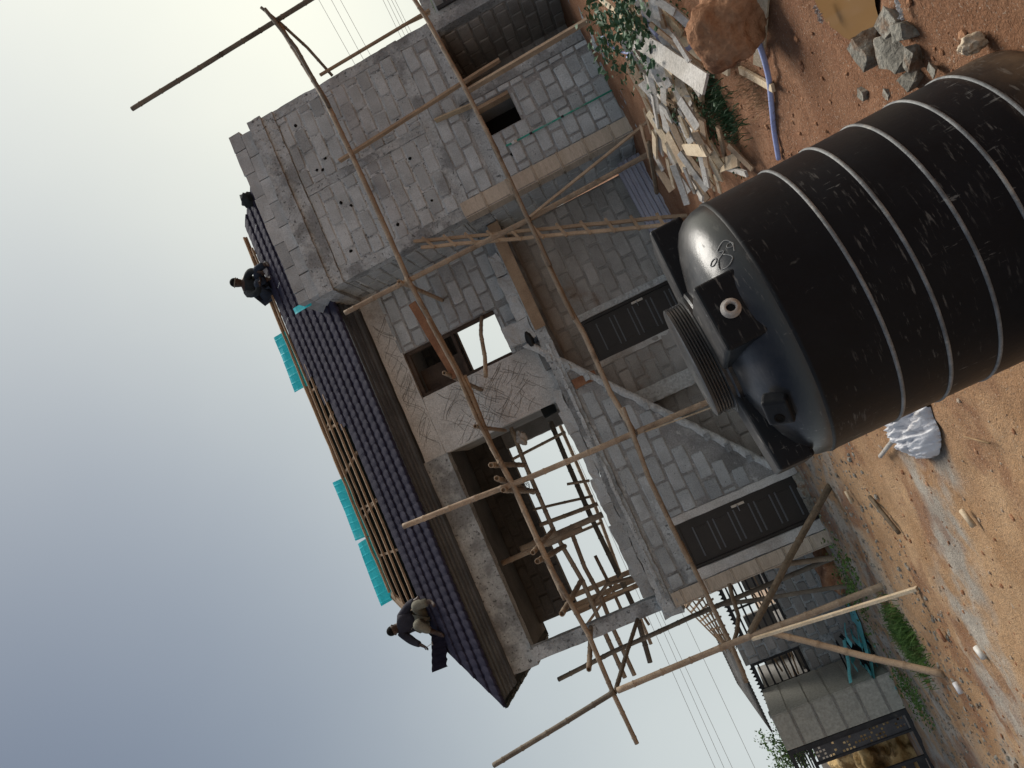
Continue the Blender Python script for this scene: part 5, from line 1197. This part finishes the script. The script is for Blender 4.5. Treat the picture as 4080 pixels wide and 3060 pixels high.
# ------------------------------------------------------------------ overhead wires
def wire(a, b, Y, label, r=.008):
    p, q = pY(*a, Y), pY(*b, Y); p2, q2 = p + (p - q) * 1.2, q + (q - p) * 1.2
    pts = [p2.lerp(q2, i / 24) for i in range(25)]
    props(ob('power_line', tube(BM(), pts, r, 5), M['wire_pale'], None, True), label, 'wire', 'overhead wires behind the house')
W3 = reg(1850, 2300, .4747); W1 = reg(900, 0, .452)
for a, b, y, lb in ((W3(1540, 330), W3(2105, 1601), 30, 'lowest overhead wire crossing the sky left of the house'), (W3(1620, 340), W3(2180, 1601), 30.5, 'second lowest overhead wire left of the house'), (W3(1690, 400), W3(2250, 1601), 31, 'third overhead wire up left of the house'), (W3(1790, 220), W3(2250, 1200), 31.5, 'thin overhead wire running over the hut roof')):
    wire(a, b, y, lb)
for a, b, y, lb in ((W1(820, 0), W1(1130, 555), 26, 'overhead wire nearest the bamboo top at the right'), (W1(930, 0), W1(1205, 510), 26, 'middle overhead wire beyond the right edge of the bay'), (W1(1010, 0), W1(1265, 470), 26, 'overhead wire close to the right parapet edge'), (W1(1385, 0), W1(1540, 320), 27, 'first of four close wires low beyond the bay'), (W1(1425, 0), W1(1570, 300), 27, 'second of four close wires low beyond the bay'), (W1(1460, 0), W1(1600, 280), 27, 'third of four close wires low beyond the bay'), (W1(1490, 0), W1(1620, 260), 27, 'fourth of four close wires low beyond the bay')):
    wire(a, b, y, lb, .008)
# ------------------------------------------------------------------ objects left in the veranda
q = pY(2110, 1680, 14.2); props(ob('paint_bucket', lathe(BM(), [(.10, 0), (.125, .24), (.13, .245), (.118, .24), (.095, .01)], 24, Vector((q.x, 13.6, 2.94 + .28))), plain('bucket_black', (.012, .014, .013), .4), None, True), 'black bucket standing in the veranda by the scratched wall', 'bucket')
q = pY(2085, 1745, 13.9); props(ob('cement_bag', lump((q.x, 13.75, q.z), (.13, .1, .1), 12, 2, .35, 4), mat('dusty_bag', (.4, .37, .33), (.5, .47, .42), 8, .9, .4), None, True), 'dusty crumpled cement bag hanging at the veranda corner', 'bag')
q = pY(2065, 1378, 13.1); bm = lump((0, 0, 0), (.16, .08, .07), 8, 1.5, .2, 3); bmesh.ops.translate(bm, verts=bm.verts, vec=(q.x, 12.99, 3.06)); props(ob('black_boot', bm, plain('boot_black', (.01, .01, .01), .6), None, True), 'black rubber boot lying on the landing below the upper window', 'boot')
# ------------------------------------------------------------------ the two roofers
def fig(name, J, bones, mats, parent=None):
    names = list(J); vs = [J[n][0] for n in names]; es = [(names.index(a), names.index(b)) for a, b in bones]
    me = bpy.data.meshes.new(name); me.from_pydata([tuple(v) for v in vs], es, []); me.materials.append(M[mats]); o = bpy.data.objects.new(name, me); link(o, parent)
    md = o.modifiers.new('skin', 'SKIN'); md.use_smooth_shade = True
    for i, n in enumerate(names): r = J[n][1]; k = 1.3 if max(r if isinstance(r, tuple) else (r,)) > .03 else 1.; me.skin_vertices[0].data[i].radius = (r * k, r * k) if not isinstance(r, tuple) else tuple(q * k for q in r); me.skin_vertices[0].data[i].use_root = (i == 0)
    sb_ = o.modifiers.new('sub', 'SUBSURF'); sb_.levels = 2; sb_.render_levels = 2
    return o
def person(label, j, shirt, trousers, hat, face):
    """j: joint -> point. The body is one skinned surface; clothes are fuller skins over it."""
    g = {k: Vector(v) for k, v in j.items()}
    mid = lambda a, b, t=.5: g[a].lerp(g[b], t)
    J = {'pelvis': (g['pelvis'], .13), 'chest': (g['chest'], .15), 'neck': (g['neck'], .06), 'head': (g['head'], .085), 'crown': (g['head'] + (g['head'] - g['neck']).normalized() * .07, .07)}
    bones = [('pelvis', 'chest'), ('chest', 'neck'), ('neck', 'head'), ('head', 'crown')]
    for s in 'RL':
        J['sh' + s] = (g['sh' + s], .062); J['el' + s] = (g['el' + s], .042); J['wr' + s] = (g['wr' + s], .028)
        d = (g['wr' + s] - g['el' + s]).normalized(); x, y = frame(d); pal = g['wr' + s] + d * .06; J['pa' + s] = (pal, (.038, .018))
        bones += [('chest', 'sh' + s), ('sh' + s, 'el' + s), ('el' + s, 'wr' + s), ('wr' + s, 'pa' + s)]
        for f, (o1, L_) in enumerate(((-.03, .05), (-.011, .058), (.009, .055), (.028, .042))):
            b0 = pal + x * o1 + d * .03; J['f%d%s' % (f, s)] = (b0, .0095); J['g%d%s' % (f, s)] = (b0 + d * L_ * .6 + y * .012, .0085); J['h%d%s' % (f, s)] = (b0 + d * L_ * .75 + y * .04, .008); bones += [('pa' + s, 'f%d%s' % (f, s)), ('f%d%s' % (f, s), 'g%d%s' % (f, s)), ('g%d%s' % (f, s), 'h%d%s' % (f, s))]
        J['t' + s] = (g['wr' + s] + d * .03 + x * -.045 + y * .02, .01); J['u' + s] = (g['wr' + s] + d * .075 + x * -.055 + y * .04, .009); bones += [('wr' + s, 't' + s), ('t' + s, 'u' + s)]
        J['hp' + s] = (g['hp' + s], .085); J['kn' + s] = (g['kn' + s], .058); J['an' + s] = (g['an' + s], .036); J['to' + s] = (g['to' + s], (.042, .022)); bones += [('pelvis', 'hp' + s), ('hp' + s, 'kn' + s), ('kn' + s, 'an' + s), ('an' + s, 'to' + s)]
    root = fig('person', J, bones, 'skin'); props(root, label, 'person')
    C_ = {'chest': (mid('pelvis', 'chest', .95), .17), 'waist': (mid('pelvis', 'chest', .25), .15), 'collar': (mid('chest', 'neck', .72), .09), 'belly': (mid('pelvis', 'chest', .6), .165)}
    cb = [('chest', 'belly'), ('belly', 'waist'), ('chest', 'collar')]
    for s in 'RL':
        C_['sh' + s] = (g['sh' + s], .085); C_['el' + s] = (g['el' + s], .058); C_['cu' + s] = (mid('el' + s, 'wr' + s, .8), .045); cb += [('chest', 'sh' + s), ('sh' + s, 'el' + s), ('el' + s, 'cu' + s)]
    fig('shirt', C_, cb, shirt, root)
    T_ = {'pelvis': (g['pelvis'] + Vector((0, 0, .01)), .15)}; tb = []
    for s in 'RL':
        T_['hp' + s] = (g['hp' + s], .1); T_['kn' + s] = (g['kn' + s], .08); T_['cf' + s] = (mid('kn' + s, 'an' + s, .82), .062); tb += [('pelvis', 'hp' + s), ('hp' + s, 'kn' + s), ('kn' + s, 'cf' + s)]
    fig('trousers', T_, tb, trousers, root)
    up = (g['head'] - g['neck']).normalized(); fc = Vector(face); fc = (fc - up * fc.dot(up)).normalized(); sd = fc.cross(up)
    bm = BM(); bmesh.ops.create_icosphere(bm, subdivisions=3, radius=1)
    for v in list(bm.verts):
        p = v.co; h = p.z
        v.co = g['head'] + up * .035 + (sd * p.x * .092 + fc * p.y * .1 + up * max(h, -.15) * .1)
    ob('cap' if hat else 'hair', bm, M['hair'], root, True)
    if hat:
        ob('cap_band', tube(BM(), [g['head'] + up * .022 + (sd * math.cos(t) * .096 + fc * math.sin(t) * .104) for t in (2 * math.pi * i / 20 for i in range(21))], .012, 6), M['capcol'], root, True)
    bm = BM()
    for s in (-1, 1):
        e = BM(); bmesh.ops.create_uvsphere(e, u_segments=8, v_segments=6, radius=.022); bmesh.ops.translate(e, verts=e.verts, vec=g['head'] + sd * s * .088 - up * .005); me = bpy.data.meshes.new('t'); e.to_mesh(me); e.free(); bm.from_mesh(me); bpy.data.meshes.remove(me)
    tube(bm, [g['head'] + fc * .08 + up * .015, g['head'] + fc * .105 - up * .025, g['head'] + fc * .085 - up * .032], [.008, .014, .008], 6)
    tube(bm, [g['head'] + fc * .085 - up * .055 - sd * .025, g['head'] + fc * .092 - up * .057, g['head'] + fc * .085 - up * .055 + sd * .025], .007, 5)
    ob('face_features', bm, M['skin'], root, True)
    return root
g9 = reg(1300, 1950, .452); a9 = lambda x, y, Y: pY(*g9(x, y), Y)
person('man in dark shirt and khaki trousers squatting on the tiles by the hip', dict(pelvis=a9(845, 1125, 13.98), chest=a9(705, 1180, 13.86), neck=a9(640, 1215, 13.82), head=a9(592, 1240, 13.78),
    shR=a9(672, 1105, 13.9), elR=a9(735, 1010, 13.75), wrR=a9(795, 970, 13.62), shL=a9(675, 1275, 13.84), elL=a9(770, 1345, 13.7), wrL=a9(850, 1378, 13.62),
    hpR=a9(850, 1080, 13.93), knR=a9(775, 1025, 13.55), anR=a9(935, 985, 13.52), toR=a9(960, 1030, 13.4), hpL=a9(855, 1175, 13.93), knL=a9(792, 1195, 13.52), anL=a9(960, 1262, 13.62), toL=a9(1040, 1292, 13.5)), 'shirt', 'trousers', False, (-.15, -1, -.5))
bm = tube(BM(), [a9(880, 1395, 13.58), a9(935, 1355, 13.58)], .008, 6); tube(bm, [a9(930, 1345, 13.6), a9(938, 1372, 13.56)], .014, 6)
props(ob('hammer', bm, M['metal']), 'small hammer in the hand of the squatting man', 'hammer')
g10 = reg(800, 650, .452); a10 = lambda x, y, Y: pY(*g10(x, y), Y)
person('man in black with a cap seated at the ridge behind the parapet', dict(pelvis=a10(560, 1120, 14.78), chest=a10(425, 1075, 14.66), neck=a10(360, 1062, 14.6), head=a10(312, 1055, 14.55),
    shR=a10(400, 1005, 14.6), elR=a10(440, 950, 14.45), wrR=a10(520, 960, 14.38), shL=a10(415, 1135, 14.66), elL=a10(500, 1150, 14.5), wrL=a10(520, 1060, 14.4),
    hpR=a10(565, 1080, 14.72), knR=a10(480, 945, 14.42), anR=a10(585, 880, 14.42), toR=a10(610, 905, 14.36), hpL=a10(570, 1150, 14.74), knL=a10(490, 1060, 14.4), anL=a10(595, 1020, 14.56), toL=a10(625, 1010, 14.48)), 'shirt2', 'jeans', True, (.8, -.6, -.2))
q = rp(7.75, ROW * 5.2, .1); props(ob('dark_bundle', lump(q, (.16, .12, .13), 3, 2, .4, 3), M['shirt2'], None, True), 'dark bundle showing above the right half of the parapet', 'bundle')
